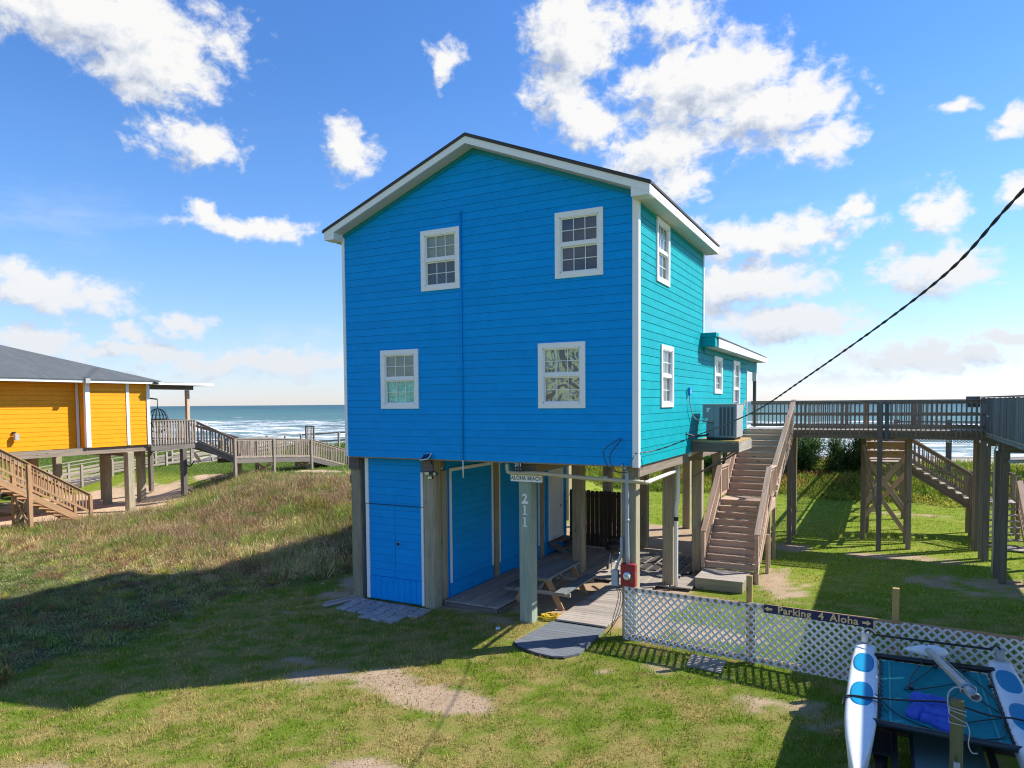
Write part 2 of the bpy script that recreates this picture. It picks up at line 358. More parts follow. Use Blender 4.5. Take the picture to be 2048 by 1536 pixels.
def pav():
    m, N, b = mat_new('concrete_paver'); co = objco(N); n = N.noise(co, 9, 6, .7)
    oi = N.node('ShaderNodeObjectInfo').outputs['Random']
    col = N.mix(oi, (.42, .39, .37), (.54, .50, .46)); col = N.mix(N.ramp(n, [(.35, 0.), (.7, 1.)]), col, (.20, .185, .18))
    N.l.new(col, b.inputs['Base Color']); b.inputs['Roughness'].default_value = .9; bump(N, b, N.noise(co, 60, 4), .3, .004); return m
M_['paver'] = pav()

# ---------------- terrain ----------------
def sst(a, b, x):
    t = np.clip((x-a)/(b-a), 0, 1); return t*t*(3-2*t)
def vnoise(x, y, seed=0):
    xi = np.floor(x).astype(np.int64); yi = np.floor(y).astype(np.int64); fx = x-xi; fy = y-yi
    fx = fx*fx*(3-2*fx); fy = fy*fy*(3-2*fy)
    def h(a, b):
        n = (a*374761393+b*668265263+seed*2147483647) & 0xffffffff
        n = ((n ^ (n >> 13))*1274126177) & 0xffffffff
        n = n ^ (n >> 16); return (n & 0xffffff)/float(0xffffff)
    return (h(xi, yi)*(1-fx)+h(xi+1, yi)*fx)*(1-fy)+(h(xi, yi+1)*(1-fx)+h(xi+1, yi+1)*fx)*fy
def fbm(x, y, s=1., o=4, seed=0):
    r = 0; a = .5; t = 0
    for k in range(o):
        r = r+a*vnoise(x/s+17.3*k, y/s-9.1*k, seed+k); t += a; a *= .55; s /= 2.1
    return r/t
def shoreline(x): return 71+.33*np.clip(x, -70, 60)
def H(x, y):
    x = np.asarray(x, float); y = np.asarray(y, float)
    sl = sst(-8.5, -13, x)
    y0 = 4.5+3.5*sst(-21, -26, x)
    h = sl*sst(y0, y0+6.5, y)*1.15
    h = h+sl*.25*(fbm(x, y, 3.5, 3, 5)-.5)*sst(-9, -11, x)*sst(-25, -23, x)
    hr = (1-sl)*sst(23.2, 28, y)*.75
    h = h+hr
    ridge = np.exp(-((y-33)/4.5)**2)*(.35+1.0*fbm(x, y, 7, 3, 9))*sst(26, 31, y)
    h = h+ridge*.12
    for cx, cy, r, a in ((-47.5, 41, 3.2, 2.1), (-43.5, 43.5, 2.6, 2.0), (-52, 40, 3.5, 1.3), (-39, 42, 4, 1.6), (-2.5, 40, 3, .7)):
        h = h+a*np.exp(-((x-cx)**2+(y-cy)**2)/r**2)
    ys = shoreline(x); b0 = np.minimum(36, ys-24)
    t = sst(b0, b0+12, y); h = h*(1-t)+(-.35)*t
    h = h-.85*sst(ys-25, ys+2, y)-2.5*sst(ys, ys+90, y)-6*sst(ys+90, ys+900, y)
    return h
SAND = [(-2.05, -3.85, 1.5, .55, .18, 1.25), (-3.3, -3.75, 1.1, .55, 0, .95), (-4.9, -4.2, 1.3, .7, .2, .5), (-5.4, -3.6, .55, .22, .2, .95), (-8.3, 1.5, .55, 1.1, .3, 1.0), (-7.9, .3, .4, .5, 0, .7),
        (1.35, 1.3, 1.0, .55, -.1, 1.2), (2.1, 5.4, .9, .9, 0, .6), (1.6, 6.6, .5, 1.2, 0, .7), (1.5, 11.2, .9, .8, 0, .9), (4.6, 11.2, 1.6, .7, 0, .8), (4.6, 20.5, 2, .5, 0, .7),
        (-1.6, -6.2, .55, .4, .2, .8), (-.8, -6.6, .6, .3, .2, .8), (2.0, -1.6, 1.4, .4, -.1, .2), (.4, -1.1, .8, .5, 0, .25), (6.2, 8.2, 1.8, 1.2, 0, .75), (-3.4, .2, .9, .35, 0, .9), (-4.6, .6, .8, .35, 0, .8),
        (-29.5, 8.0, 4.8, 3.8, 0, 2.0), (-27.4, 3.0, 2.8, 2.8, 0, 2.0), (-26, 6.0, 1.9, 3.0, 0, 2.0), (-27, 13, 4, .6, .1, .8), (-23, 16, 3, .8, .2, .8), (.5, 8.5, .6, 3.0, 0, .7), (-8.0, -1.5, .5, .2, 0, .6), (-5.5, -8.2, .9, .25, .1, .55)]
def sandmask(x, y):
    s = np.full(np.shape(x), -1.0)
    for cx, cy, rx, ry, a, wgt in SAND:
        dx = x-cx; dy = y-cy; u = (dx*cos(a)+dy*sin(a))/rx; v = (-dx*sin(a)+dy*cos(a))/ry
        s = np.maximum(s, wgt*(1.25-np.sqrt(u*u+v*v)))
    under = np.minimum(np.minimum(x+7.2, .3-x), np.minimum(y-.5, 14.2-y)); s = np.maximum(s, np.clip(under*1.5, -1, 1.1))
    beach = sst(34, 38, y+.12*0*x)*np.where(x > -20, 1, 0)+sst(-8, 0, y-shoreline(x)+22)
    s = np.maximum(s, beach*1.6-.6)
    road = sst(-16.5, -19, y)
    return np.clip(s+(fbm(x, y, .9, 6, 3)-.5)*1.7+(fbm(x, y, .22, 3, 6)-.5)*1.0, 0, 1)
def weedmask(x, y):
    e = -9.6+.35*np.sin(y*.9)-.05*np.minimum(y, 3)+(fbm(x, y, 1.5, 3, 21)-.5)*1.2
    m = sst(0, .7, e-x)*sst(-9.5, -8, y)*sst(13.5, 11.5, y+(fbm(x, y, 2, 2, 8)-.5)*2)
    m = m*sst(-26.3, -24.3, x+(fbm(x, y, 2, 2, 4)-.5)*1.5+sst(3, 9, y)*-1.0+sst(7, 12, y)*2.6)
    return m
def dunemask(x, y):
    r = sst(23.3, 24.6, y+(fbm(x, y, 2.5, 3, 31)-.5)*2)*sst(38, 35, y)*sst(-15, -12, x)
    return r
def lerp(a, b, t):
    t = np.asarray(t)[..., None]; return np.asarray(a)*(1-t)+np.asarray(b)*t
def lawncol(x, y):
    n = fbm(x, y, 1.1, 4, 11); n2 = fbm(x, y, .3, 3, 12); n3 = fbm(x, y, 5, 2, 14)
    back = sst(3, 9, y)
    n4 = fbm(x, y, .11, 2, 16); t = np.clip((n-.5)*1.3+.50+(n2-.5)*2.2+(n4-.5)*1.7+(n3-.5)*.7-back*.45-.30*sst(-3.5, .5, x)*(1-back)+.45*np.exp(-((x-.9)/1.7)**2-((y+1.9)/.6)**2), 0, 1)
    c = lerp((.19, .265, .026), (.42, .335, .115), t)
    c = lerp(c, np.array((.35, .46, .045))+0*c, back*.55)
    return c
def sandcol(x, y):
    n = fbm(x, y, .4, 4, 41); c = lerp((.36, .255, .16), (.52, .385, .26), n); c = c*(1+.35*sst(-20, -24, x))[..., None]
    far = sst(30, 40, y); return lerp(c, np.array((.50, .43, .35))+0*c, far)
def weedcol(x, y):
    n = fbm(x, y, 1.8, 4, 51); n2 = fbm(x, y, .7, 3, 52); n3 = fbm(x, y, 2.6, 3, 53)
    c = lerp((.18, .125, .082), (.31, .22, .13), n2)
    c = lerp(c, np.array((.15, .20, .04))+0*c, np.clip((n-.53)*7, 0, 1)*.8)
    c = lerp(c, np.array((.40, .32, .16))+0*c, np.clip((n3-.52)*6, 0, 1)*.85)
    c = lerp(c, np.array((.34, .28, .12))+0*c, sst(3.5, 0, y)*.55)
    c = lerp(c, np.array((.13, .16, .06))+0*c, sst(.5, -3, y)*.75)
    return c
def dunecol(x, y):
    n = fbm(x, y, 1.4, 3, 61); n2 = fbm(x, y, .9, 3, 62)
    c = lerp((.12, .22, .03), (.30, .31, .05), n2)
    orange = np.clip((n-.45)*5, 0, 1)*sst(24.6, 26.5, y)*sst(4, 1, x)
    c = lerp(c, np.array((.42, .20, .07))+0*c, orange*.85)
    c = lerp(c, np.array((.40, .36, .07))+0*c, np.clip((n2-.55)*5, 0, 1)*sst(1, 5, x)*.8)
    return c
def ground_colour(x, y):
    s = sandmask(x, y); c = lawncol(x, y)*.75
    c = lerp(c, weedcol(x, y)*.55, weedmask(x, y)); c = lerp(c, dunecol(x, y)*.6, dunemask(x, y))
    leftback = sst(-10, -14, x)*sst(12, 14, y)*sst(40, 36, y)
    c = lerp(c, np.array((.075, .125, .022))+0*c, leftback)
    s2 = sst(.36, .60, s)*(1-weedmask(x, y)*.8)
    c = lerp(c, sandcol(x, y), s2); ys = shoreline(x)
    c = lerp(c, np.array((.22, .19, .155))+0*c, sst(ys-12, ys-2, y))
    return c
def axis(core0, core1, step, grow, far0, far1):
    a = list(np.arange(core0, core1+1e-6, step)); s = step
    while a[-1] < far1: s *= grow; a.append(min(a[-1]+s, far1))
    s = step; b = [core0]
    while b[-1] > far0: s *= grow; b.append(max(b[-1]-s, far0))
    return np.array(sorted(set(b[1:]+a)))
def grid_obj(name, xs, ys, zf, mat, colf=None, smooth=True):
    X_, Y_ = np.meshgrid(xs, ys); Z_ = zf(X_, Y_); n, m = X_.shape
    v = np.stack([X_, Y_, Z_], -1).reshape(-1, 3).astype(np.float32)
    i = np.arange((n-1)*(m-1)); r = i//(m-1); c = i % (m-1); a = r*m+c
    f = np.stack([a, a+1, a+m+1, a+m], 1).astype(np.int32)
    me = bpy.data.meshes.new(name); me.vertices.add(len(v)); me.vertices.foreach_set('co', v.ravel())
    me.loops.add(f.size); me.loops.foreach_set('vertex_index', f.ravel())
    me.polygons.add(len(f)); me.polygons.foreach_set('loop_start', np.arange(0, f.size, 4, dtype=np.int32))
    me.polygons.foreach_set('loop_total', np.full(len(f), 4, np.int32)); me.polygons.foreach_set('use_smooth', np.ones(len(f), bool))
    if colf is not None:
        col = colf(X_, Y_).reshape(-1, 3); ca = me.color_attributes.new('Col', 'FLOAT_COLOR', 'POINT')
        ca.data.foreach_set('color', np.concatenate([col, np.ones((len(col), 1))], 1).astype(np.float32).ravel())
    me.update(); me.validate(); me.materials.append(mat); return mk(name, me, I4)
def ground_mat():
    m, N, b = mat_new('ground'); at = N.node('ShaderNodeAttribute', attribute_name='Col'); co = N.node('ShaderNodeTexCoord').outputs['Object']
    n = N.noise(co, 22, 6, .7); n2 = N.noise(co, 2.2, 5, .65)
    k = N.m('ADD', .62, N.m('MULTIPLY', n, .5)); k = N.m('ADD', k, N.m('MULTIPLY', n2, .28))
    hs = N.v('MULTIPLY', at.outputs['Color'], N.node('ShaderNodeCombineXYZ', {0: k, 1: k, 2: k}).outputs[0])
    N.l.new(hs, b.inputs['Base Color']); b.inputs['Roughness'].default_value = .95; b.inputs['Specular IOR Level'].default_value = .1
    bump(N, b, N.m('ADD', n, N.noise(co, 90, 3)), .7, .03); return m
xs = axis(-34, 12, .22, 1.16, -9000, 9000); ys = axis(-10, 27, .22, 1.07, -4000, 16000)
setp(grid_obj('ground', xs, ys, H, ground_mat(), ground_colour), kind='structure')

# ---------------- sea ----------------
BREAK = [(3, 1.5, .1), (9, 2.5, .2), (19, 3, .3), (33, 4, .4), (50, 4.5, .45), (72, 6, .6), (98, 8, .75), (128, 6, .6), (175, 4, .55)]
def sea_h(x, y):
    s = y-shoreline(x); near = sst(-4, 6, s)
    wob = 9*(fbm(x, y*.3, 26, 3, 71)-.5)
    z = -1.2+0*x
    for k, (s0, wd, hgt) in enumerate(BREAK):
        amp = .3+.9*fbm(x, y, 22, 2, 80+k); z = z+hgt*.65*amp*np.exp(-((s-s0-wob)/wd)**2)*near
    fade = sst(900, 200, s)
    z = z+fade*near*(.28*(fbm(x*.35, y, 3.2, 3, 90)-.5)+.5*(fbm(x*.25, y, 12, 2, 95)-.5))
    return z
def sea_mat():
    m, N, b = mat_new('sea_water'); co = N.node('ShaderNodeTexCoord').outputs['Object']; sx = N.node('ShaderNodeSeparateXYZ', {0: co})
    x, y = sx.outputs[0], sx.outputs[1]
    xc = N.m('MAXIMUM', N.m('MINIMUM', x, 60), -70)
    s = N.m('SUBTRACT', N.m('SUBTRACT', y, 71), N.m('MULTIPLY', xc, .33))
    P = N.node('ShaderNodeCombineXYZ', {0: N.m('MULTIPLY', x, .22), 1: s, 2: 0.}).outputs[0]
    P2 = N.node('ShaderNodeCombineXYZ', {0: N.m('MULTIPLY', x, .5), 1: s, 2: 0.}).outputs[0]
    zz = sx.outputs[2]
    crest = N.sstep(zz, -1.02, -.62)
    n1 = N.noise(P, .30, 7, .68, .8); n2 = N.noise(P, .05, 4, .6, .5); n3 = N.noise(P2, 1.6, 5, .7, .6)
    inner = N.m('MULTIPLY', N.sstep(s, 170, 110), .21)
    wash = N.m('MULTIPLY', N.sstep(s, 14, 0), .12)
    f = N.m('ADD', N.m('ADD', N.m('MULTIPLY', crest, .30), N.m('MULTIPLY', N.m('SUBTRACT', n1, .5), 1.25)), N.m('ADD', inner, wash))
    f = N.m('ADD', f, N.m('MULTIPLY', N.m('SUBTRACT', n2, .5), .5)); f = N.m('ADD', f, N.m('MULTIPLY', N.m('SUBTRACT', n3, .5), .28))
    foam = N.m('MULTIPLY', N.sstep(f, .17, .34), N.sstep(s, 260, 170))
    caps = N.m('MULTIPLY', N.sstep(N.noise(N.v('MULTIPLY', P, (1, .35, 1)), .11, 5, .7), .70, .76), N.sstep(s, 1500, 400))
    foam = N.m('MAXIMUM', foam, N.m('MULTIPLY', caps, .7))
    deep = N.m('DIVIDE', s, 900, clamp=True)
    base = N.ramp(deep, [(0, (.16, .24, .23)), (.12, (.10, .20, .19)), (.45, (.045, .14, .14)), (1, (.02, .09, .11))])
    band = N.noise(N.node('ShaderNodeCombineXYZ', {0: N.m('MULTIPLY', x, .01), 1: N.m('MULTIPLY', s, .03), 2: 0.}).outputs[0], 1, 4, .6)
    base = N.mix(N.sstep(band, .45, .7), base, (.085, .13, .125))
    col = N.mix(foam, base, (.80, .82, .83))
    N.l.new(col, b.inputs['Base Color']); N.l.new(N.m('ADD', .4, N.m('MULTIPLY', foam, .5)), b.inputs['Roughness'])
    b.inputs['Specular IOR Level'].default_value = .07
    hb = N.m('ADD', N.noise(P2, .9, 6, .65), N.m('MULTIPLY', N.noise(P2, .12, 4, .6), 3.0))
    bump(N, b, N.m('ADD', hb, N.m('MULTIPLY', foam, .3)), 1.0, .35); return m
sx_ = axis(-190, 70, 1.6, 1.15, -16000, 16000); sy_ = axis(44, 270, 1.0, 1.12, 30, 16000)
sea_ = grid_obj('sea', sx_, sy_, sea_h, sea_mat()); setp(sea_, kind='structure')

# ---------------- grass, weeds, dune plants ----------------
def leaf_mat(name, transl=.35):
    m = bpy.data.materials.new(name); m.use_nodes = True; N = NT(m.node_tree); N.n.clear()
    at = N.node('ShaderNodeAttribute', attribute_name='Col').outputs['Color']
    d = N.node('ShaderNodeBsdfDiffuse', {'Color': at}); t = N.node('ShaderNodeBsdfTranslucent', {'Color': at})
    mx = N.node('ShaderNodeMixShader', {0: transl}); N.l.new(d.outputs[0], mx.inputs[1]); N.l.new(t.outputs[0], mx.inputs[2])
    o = N.n.new('ShaderNodeOutputMaterial'); N.l.new(mx.outputs[0], o.inputs[0]); return m
LEAF = leaf_mat('leaf_blades')
R_ = np.random.RandomState(3)
def tri_obj(name, base, side, tip, col, mat, parent=None, M=I4, quad=None):
    n = len(base); v = np.empty((n, 3, 3), np.float32); v[:, 0] = base-side; v[:, 1] = base+side; v[:, 2] = tip
    me = bpy.data.meshes.new(name); me.vertices.add(n*3); me.vertices.foreach_set('co', v.ravel())
    me.loops.add(n*3); me.loops.foreach_set('vertex_index', np.arange(n*3, dtype=np.int32))
    me.polygons.add(n); me.polygons.foreach_set('loop_start', np.arange(0, n*3, 3, dtype=np.int32)); me.polygons.foreach_set('loop_total', np.full(n, 3, np.int32))
    ca = me.color_attributes.new('Col', 'FLOAT_COLOR', 'POINT'); c = np.repeat(col, 3, 0)
    ca.data.foreach_set('color', np.concatenate([c, np.ones((len(c), 1))], 1).astype(np.float32).ravel())
    me.update(); me.materials.append(mat); return mk(name, me, M, parent)
def scatter(n, x0, x1, y0, y1, dens):
    x = R_.uniform(x0, x1, n); y = R_.uniform(y0, y1, n); k = R_.uniform(0, 1, n) < dens(x, y); return x[k], y[k]
def blades(name, n, box, dens, colf, h, wd, lean=.7, lift=0., cv=.25):
    x, y = scatter(n, *box, dens); m = len(x); z = H(x, y)
    hh = h(x, y) if callable(h) else np.full(m, h); hh = hh*R_.uniform(.5, 1.3, m)
    a = R_.uniform(0, 2*pi, m); ln = R_.uniform(0, lean, m)
    z0 = z-.01+(R_.uniform(0, 1, m)*lift*hh if lift else 0)
    L = hh*(1 if not lift else .38)
    d = np.stack([np.cos(a)*np.sin(ln), np.sin(a)*np.sin(ln), np.cos(ln)], 1); b = a+R_.uniform(-1.5, 1.5, m)
    w_ = wd*R_.uniform(.6, 1.3, m); side = np.stack([np.cos(b+pi/2)*w_/2, np.sin(b+pi/2)*w_/2, 0*x], 1)
    base = np.stack([x, y, z0], 1); col = colf(x, y)*R_.uniform(1-cv, 1+cv, (m, 1))*np.stack([R_.uniform(.9, 1.12, m), np.ones(m), R_.uniform(.8, 1.2, m)], 1)
    return setp(tri_obj(name, base, side, base+d*L[:, None], np.clip(col, 0, 1), LEAF), kind='stuff')
def house_free(x, y):
    k = ~((x > -7.3) & (x < .2) & (y > .35) & (y < 13.5)); k &= ~((x > -7.7) & (x < -5.0) & (y > -.95) & (y < .5)); k &= ~((x > -2.3) & (x < -.8) & (y > -1.45) & (y < .6)); return k
def lawn_d(x, y): return house_free(x, y)*(1-.90*sst(.3, .75, sandmask(x, y)))*(1-weedmask(x, y))*(1-dunemask(x, y))
def lawn_bc(x, y): return lawncol(x, y)*1.15
setp(blades('lawn_grass', 330000, (-13, 5.5, -11.5, .8), lawn_d, lawn_bc, lambda x, y: .02+.13*np.clip(fbm(x, y, .22, 3, 15)-.25, 0, 1)+.02*fbm(x, y, .8, 2, 17), .014, 1.1, cv=.5), 'short mown grass with dry patches in front of the blue house')
blades('back_lawn_grass', 230000, (-9.5, 14, .8, 24.5), lawn_d, lawn_bc, lambda x, y: .02+.14*np.clip(fbm(x, y, .3, 3, 15)-.25, 0, 1), .024, 1.1, cv=.5)
def tufts(name, n, box, dens, colf, k, rad, hf, wd):
    cx, cy = scatter(n, *box, dens); m = len(cx); r = R_.uniform(*rad, m); hh = hf(cx, cy)*R_.uniform(.35, 1.15, m); col = colf(cx, cy)*R_.uniform(.75, 1.35, (m, 1))
    i = np.repeat(np.arange(m), k); N_ = len(i); a = R_.uniform(0, 2*pi, N_); q = np.sqrt(R_.uniform(0, 1, N_)); x = cx[i]+np.cos(a)*q*r[i]*.6; y = cy[i]+np.sin(a)*q*r[i]*.6
    ln = q*1.1+R_.uniform(-.15, .25, N_); L = hh[i]*R_.uniform(.5, 1.1, N_); t0 = R_.uniform(0, .45, N_); d = np.stack([np.cos(a)*np.sin(ln), np.sin(a)*np.sin(ln), np.cos(ln)], 1)
    base = np.stack([x, y, H(x, y)-.01], 1)+d*(t0*L)[:, None]; b = R_.uniform(0, 2*pi, N_); side = np.stack([np.cos(b), np.sin(b), 0*b], 1)*(wd*R_.uniform(.5, 1.2, N_)/2)[:, None]
    c = col[i]*R_.uniform(.7, 1.3, (N_, 1)); return setp(tri_obj(name, base, side, base+d*(L*(1-t0*.6))[:, None], np.clip(c, 0, 1), LEAF), kind='stuff')
def weed_tc(x, y):
    c = weedcol(x, y)*1.7; r = R_.uniform(0, 1, len(x)); g = (r > .70); c[g] = np.array((.17, .26, .05)); o = (r > .93); c[o] = np.array((.40, .38, .07)); b_ = (r < .22); c[b_] = np.array((.30, .155, .09)); return c
def lawn_tc(x, y):
    c = np.array((.20, .36, .03))+0*x[:, None]; r = R_.uniform(0, 1, len(x)); c[r > .75] = (.42, .33, .13); return c
def weed_h(x, y): return (.13+.30*sst(-.5, 3, y)*1.0)*(.25+.7*fbm(x, y, 1.3, 3, 55)+.8*np.clip(fbm(x, y, .5, 3, 57)-.3, 0, 1))
def weed_bc(x, y):
    k = fbm(x, y, .32, 3, 58); c = weedcol(x, y)*(.95+2.1*k)[:, None]; c = lerp(c, np.array((.20, .27, .05))+0*c, np.clip((fbm(x, y, .45, 3, 59)-.60)*10, 0, 1)*.8); r = R_.uniform(0, 1, len(x))
    c[r > .95] = (.42, .36, .04); c[(r > .86) & (r < .93)] *= np.array((.7, 1.4, .6)); c[(r < .03)] = (.42, .32, .20); return c
blades('dune_weeds', 300000, (-27, -9, -9, 14), lambda x, y: weedmask(x, y)*(.45+.55*sst(.35, .6, fbm(x, y, .9, 3, 56))), weed_bc, weed_h, .020, 1.45, lift=.9, cv=.35)
tufts('weed_tufts', 6800, (-27, -9, -9, 14), weedmask, weed_tc, 62, (.10, .32), lambda x, y: (.20+.34*sst(-1, 3, y)), .020)
tufts('lawn_tufts', 2600, (-13, 12, -11, 22), lambda x, y: lawn_d(x, y)*np.clip((fbm(x, y, 1.0, 3, 91)-.45)*5, 0, 1), lawn_tc, 16, (.03, .09), lambda x, y: .09+0*x, .020)
tufts('dune_tufts', 2200, (-14, 17, 23.3, 37), dunemask, lambda x, y: dunecol(x, y)*1.3, 50, (.15, .4), lambda x, y: .45+0*x, .045)
blades('patch_straw', 16000, (-6, 0, -6.8, -2.6), lambda x, y: sst(.3, .8, sandmask(x, y))*.5, lambda x, y: np.array((.36, .27, .13))+0*x[:, None], .03, .012, 1.4, cv=.5)
def dune_bc(x, y):
    c = dunecol(x, y)*1.2; r = R_.uniform(0, 1, len(x)); c[r > .9] *= 1.6; c[r < .1] *= .5; return c
blades('dune_plants', 170000, (-14, 17, 23, 38), dunemask, dune_bc, lambda x, y: .12+.42*fbm(x, y, 1.2, 3, 66), .05, 1.3, lift=.8, cv=.5)
def back_d(x, y): return sst(-9.5, -13, x)*sst(11.5, 13, y)*sst(41, 37, y)*(1-.95*sst(.3, .6, sandmask(x, y)))*(1-weedmask(x, y))*(1-.8*np.exp(-((x+44)**2+(y-42)**2)/60))
def back_bc(x, y):
    n = fbm(x, y, 2.5, 3, 68); return lerp((.12, .24, .03), (.26, .28, .07), n)
blades('dune_grass', 170000, (-56, -9, 11.5, 42), back_d, back_bc, lambda x, y: .10+.6*sst(19, 27, y)*fbm(x, y, 2.5, 3, 67), .07, 1.0, lift=.7, cv=.3)
def pebbles():
    x, y = scatter(11000, -6.5, 0, -6.8, -2.9, lambda a, b: sst(.45, .8, sandmask(a, b))*.55); m = len(x); s = R_.uniform(.006, .022, m); z = H(x, y)
    a = R_.uniform(0, 6.28, m); base = np.stack([x, y, z+.002], 1); side = np.stack([np.cos(a)*s, np.sin(a)*s, 0*x], 1)
    g = R_.uniform(.3, .62, (m, 1))*np.array((1, .78, .58)); tip = base+np.stack([-np.sin(a)*s, np.cos(a)*s, s*.9], 1)
    setp(tri_obj('gravel', base, side, tip, g, LEAF), kind='stuff')
pebbles()
def shrub(name, loc, rx, ry, rz, n, cols, label, group=None, spiky=.0, leaf=(.06, .16)):
    z = float(H(loc[0], loc[1])); t = thing(name, (loc[0], loc[1], z), label, 'bush', group)
    nc = 16; cc = R_.normal(0, .42, (nc, 3)); cc[:, 2] = np.abs(cc[:, 2])*.9+.25; k = R_.randint(0, nc, n)
    p = cc[k]+R_.normal(0, .17, (n, 3)); p[:, 2] = np.abs(p[:, 2]); sp = np.array([rx, ry, rz]); base = p*sp+np.array([loc[0], loc[1], z])
    d = p-np.array([0, 0, .2]); d = d/(np.linalg.norm(d, axis=1)[:, None]+1e-6)+R_.normal(0, .5, (n, 3))+np.array([0, 0, spiky]); d /= np.linalg.norm(d, axis=1)[:, None]
    L = R_.uniform(*leaf, n); s = R_.normal(0, 1, (n, 3)); s = np.cross(s, d); s /= np.linalg.norm(s, axis=1)[:, None]; s *= .018*R_.uniform(.6, 1.5, (n, 1))
    shade = R_.uniform(.55, 1.25, n)[:, None]*(.75+.5*(k[:, None] % 3)/2)
    col = np.array(cols)[R_.randint(0, len(cols), n)]*shade
    setp(tri_obj('foliage', base, s, base+d*L[:, None], col, LEAF, t), kind='stuff')
    for i in range(7):
        c = cc[i]*sp; o = Vector((loc[0]+rnd.uniform(-.1, .1), loc[1]+rnd.uniform(-.1, .1), z-.05))
        tube('stem', M_['fence'], bez([o, o+Vector((c[0]*.3, c[1]*.3, c[2]*.5)), Vector((loc[0]+c[0], loc[1]+c[1], z+c[2]))], 4), [.035-.03*q/8 for q in range(9)], t, 5)
    return t
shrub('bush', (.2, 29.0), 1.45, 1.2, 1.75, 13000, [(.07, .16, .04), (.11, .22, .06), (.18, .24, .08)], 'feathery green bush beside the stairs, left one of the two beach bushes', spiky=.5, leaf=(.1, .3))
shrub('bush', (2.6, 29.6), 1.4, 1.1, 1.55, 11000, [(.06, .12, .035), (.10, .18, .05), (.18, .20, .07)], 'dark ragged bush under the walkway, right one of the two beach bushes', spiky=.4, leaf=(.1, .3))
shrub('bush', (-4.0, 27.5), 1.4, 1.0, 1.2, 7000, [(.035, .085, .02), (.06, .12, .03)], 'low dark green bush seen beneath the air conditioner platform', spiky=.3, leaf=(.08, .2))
shrub('bush', (-9.35, -6.9), .30, .28, .2, 1200, [(.24, .34, .05), (.40, .36, .10), (.50, .30, .14)], 'small sunlit weed clump in the bottom left corner', spiky=.6)

# ---------------- blue house ----------------
HW, ZB, ZT, D1, D2 = 7.29, 3.55, 8.82, 5.64, 12.4
RIDGE = 10.26
house = thing('beach_house', (-HW/2, D2/2, 0), 'tall blue and turquoise two-storey beach house raised on timber pilings', 'house')
EX = .1685   # siding course height
FW = [(-1.7275, -.6942, 7.322, 8.645, 'ur'), (-5.028, -4.008, 7.329, 8.666, 'ul'), (-2.124, -1.077, 4.689, 6.031, 'lr'), (-6.21, -5.144, 4.693, 6.051, 'll')]
SW = [(1.246, 2.243, 7.33, 8.659, 's'), (1.587, 2.577, 4.684, 6.034, 's'), (7.0, 8.08, 5.03, 6.08, 's'), (9.85, 10.98, 4.3, 6.1, 's')]
def lap(face, u0, u1, z0, z1, mat, parent, off=0., u0t=None, u1t=None, name='siding_board'):
    # a lap board: proud at its lower edge; face F looks to -y, face S looks to +x; off moves it along the outward normal
    u0t = u0 if u0t is None else u0t; u1t = u1 if u1t is None else u1t
    pr = [(u0, -.022, z0), (u1, -.022, z0), (u1, .011, z0), (u0, .011, z0), (u0t, -.022, z1), (u1t, -.022, z1), (u1t, .003, z1), (u0t, .003, z1)]
    cu, cz = (u0+u1)/2, (z0+z1)/2
    if face == 'F': M = Matrix.Translation((cu, -off, cz)); v = [(u-cu, -n, z-cz) for u, n, z in pr]
    else: M = Matrix.Translation((off, cu, cz)); v = [(n, u-cu, z-cz) for u, n, z in pr]
    f = [(0, 1, 2, 3), (4, 7, 6, 5), (3, 2, 6, 7), (0, 4, 5, 1), (0, 3, 7, 4), (1, 5, 6, 2)]
    return mk(name, pymesh(name, v, f, mat), M, parent)
def cut(u0, u1, z0, z1, wins):
    segs = [(u0, u1)]
    for a, b, c, d, *_ in wins:
        if z1 > c+.03 and z0 < d-.03:
            ns = []
            for s, e in segs:
                if b < s or a > e: ns.append((s, e))
                else:
                    if a+.05 > s: ns.append((s, a+.05))
                    if b-.05 < e: ns.append((b-.05, e))
            segs = ns
    return [s for s in segs if s[1]-s[0] > .03]
def fillers(face, z, z1, wins, mat):
    for a, b, c, d, *_ in wins:
        if z < d-.03 and z1 > d-.002: lap(face, a+.051, b-.051, d-.03, z1, mat, house)
        if z < c+.002 and z1 > c+.03: lap(face, a+.051, b-.051, z, c+.03, mat, house)
# front wall courses, split at the painted conduit seam
SEAM = -3.975
def roofz(x): return ZT+(RIDGE-ZT)*(1-abs(x+HW/2)/(HW/2))-.03
z = ZB; k = 0
while z < RIDGE-.05:
    z1 = z+EX-.004
    def half(zz): return HW/2*min(1, max(0, 1-(zz-ZT+.03)/(RIDGE-ZT)))
    for a, b in (((-HW+.01, SEAM-.002), (SEAM+.002, -.01)) if z < 8.8 else ((-HW+.01, -.01),)):
        for s, e in cut(a, b, z, z1, FW):
            hb, ht = half(z), half(z1); c = -HW/2
            s0, e0, s1, e1 = max(s, c-hb), min(e, c+hb), max(s, c-ht), min(e, c+ht)
            if z > ZT-.3 and (s1 >= e1-.02):
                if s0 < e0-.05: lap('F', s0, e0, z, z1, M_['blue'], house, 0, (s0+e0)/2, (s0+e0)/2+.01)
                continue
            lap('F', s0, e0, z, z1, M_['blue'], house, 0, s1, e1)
    fillers('F', z, z1, FW, M_['blue']); z += EX; k += 1
# side wall courses
z = ZB; 
while z < ZT+.1:
    z1 = z+EX-.007
    ye = D1 if z > 6.25 else D2
    if z < 6.25 and z1 > 6.25: ye = D2
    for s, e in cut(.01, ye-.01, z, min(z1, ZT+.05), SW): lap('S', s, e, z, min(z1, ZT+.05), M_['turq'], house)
    fillers('S', z, z1, [w_ for w_ in SW if w_[1] < ye], M_['turq']); z += EX
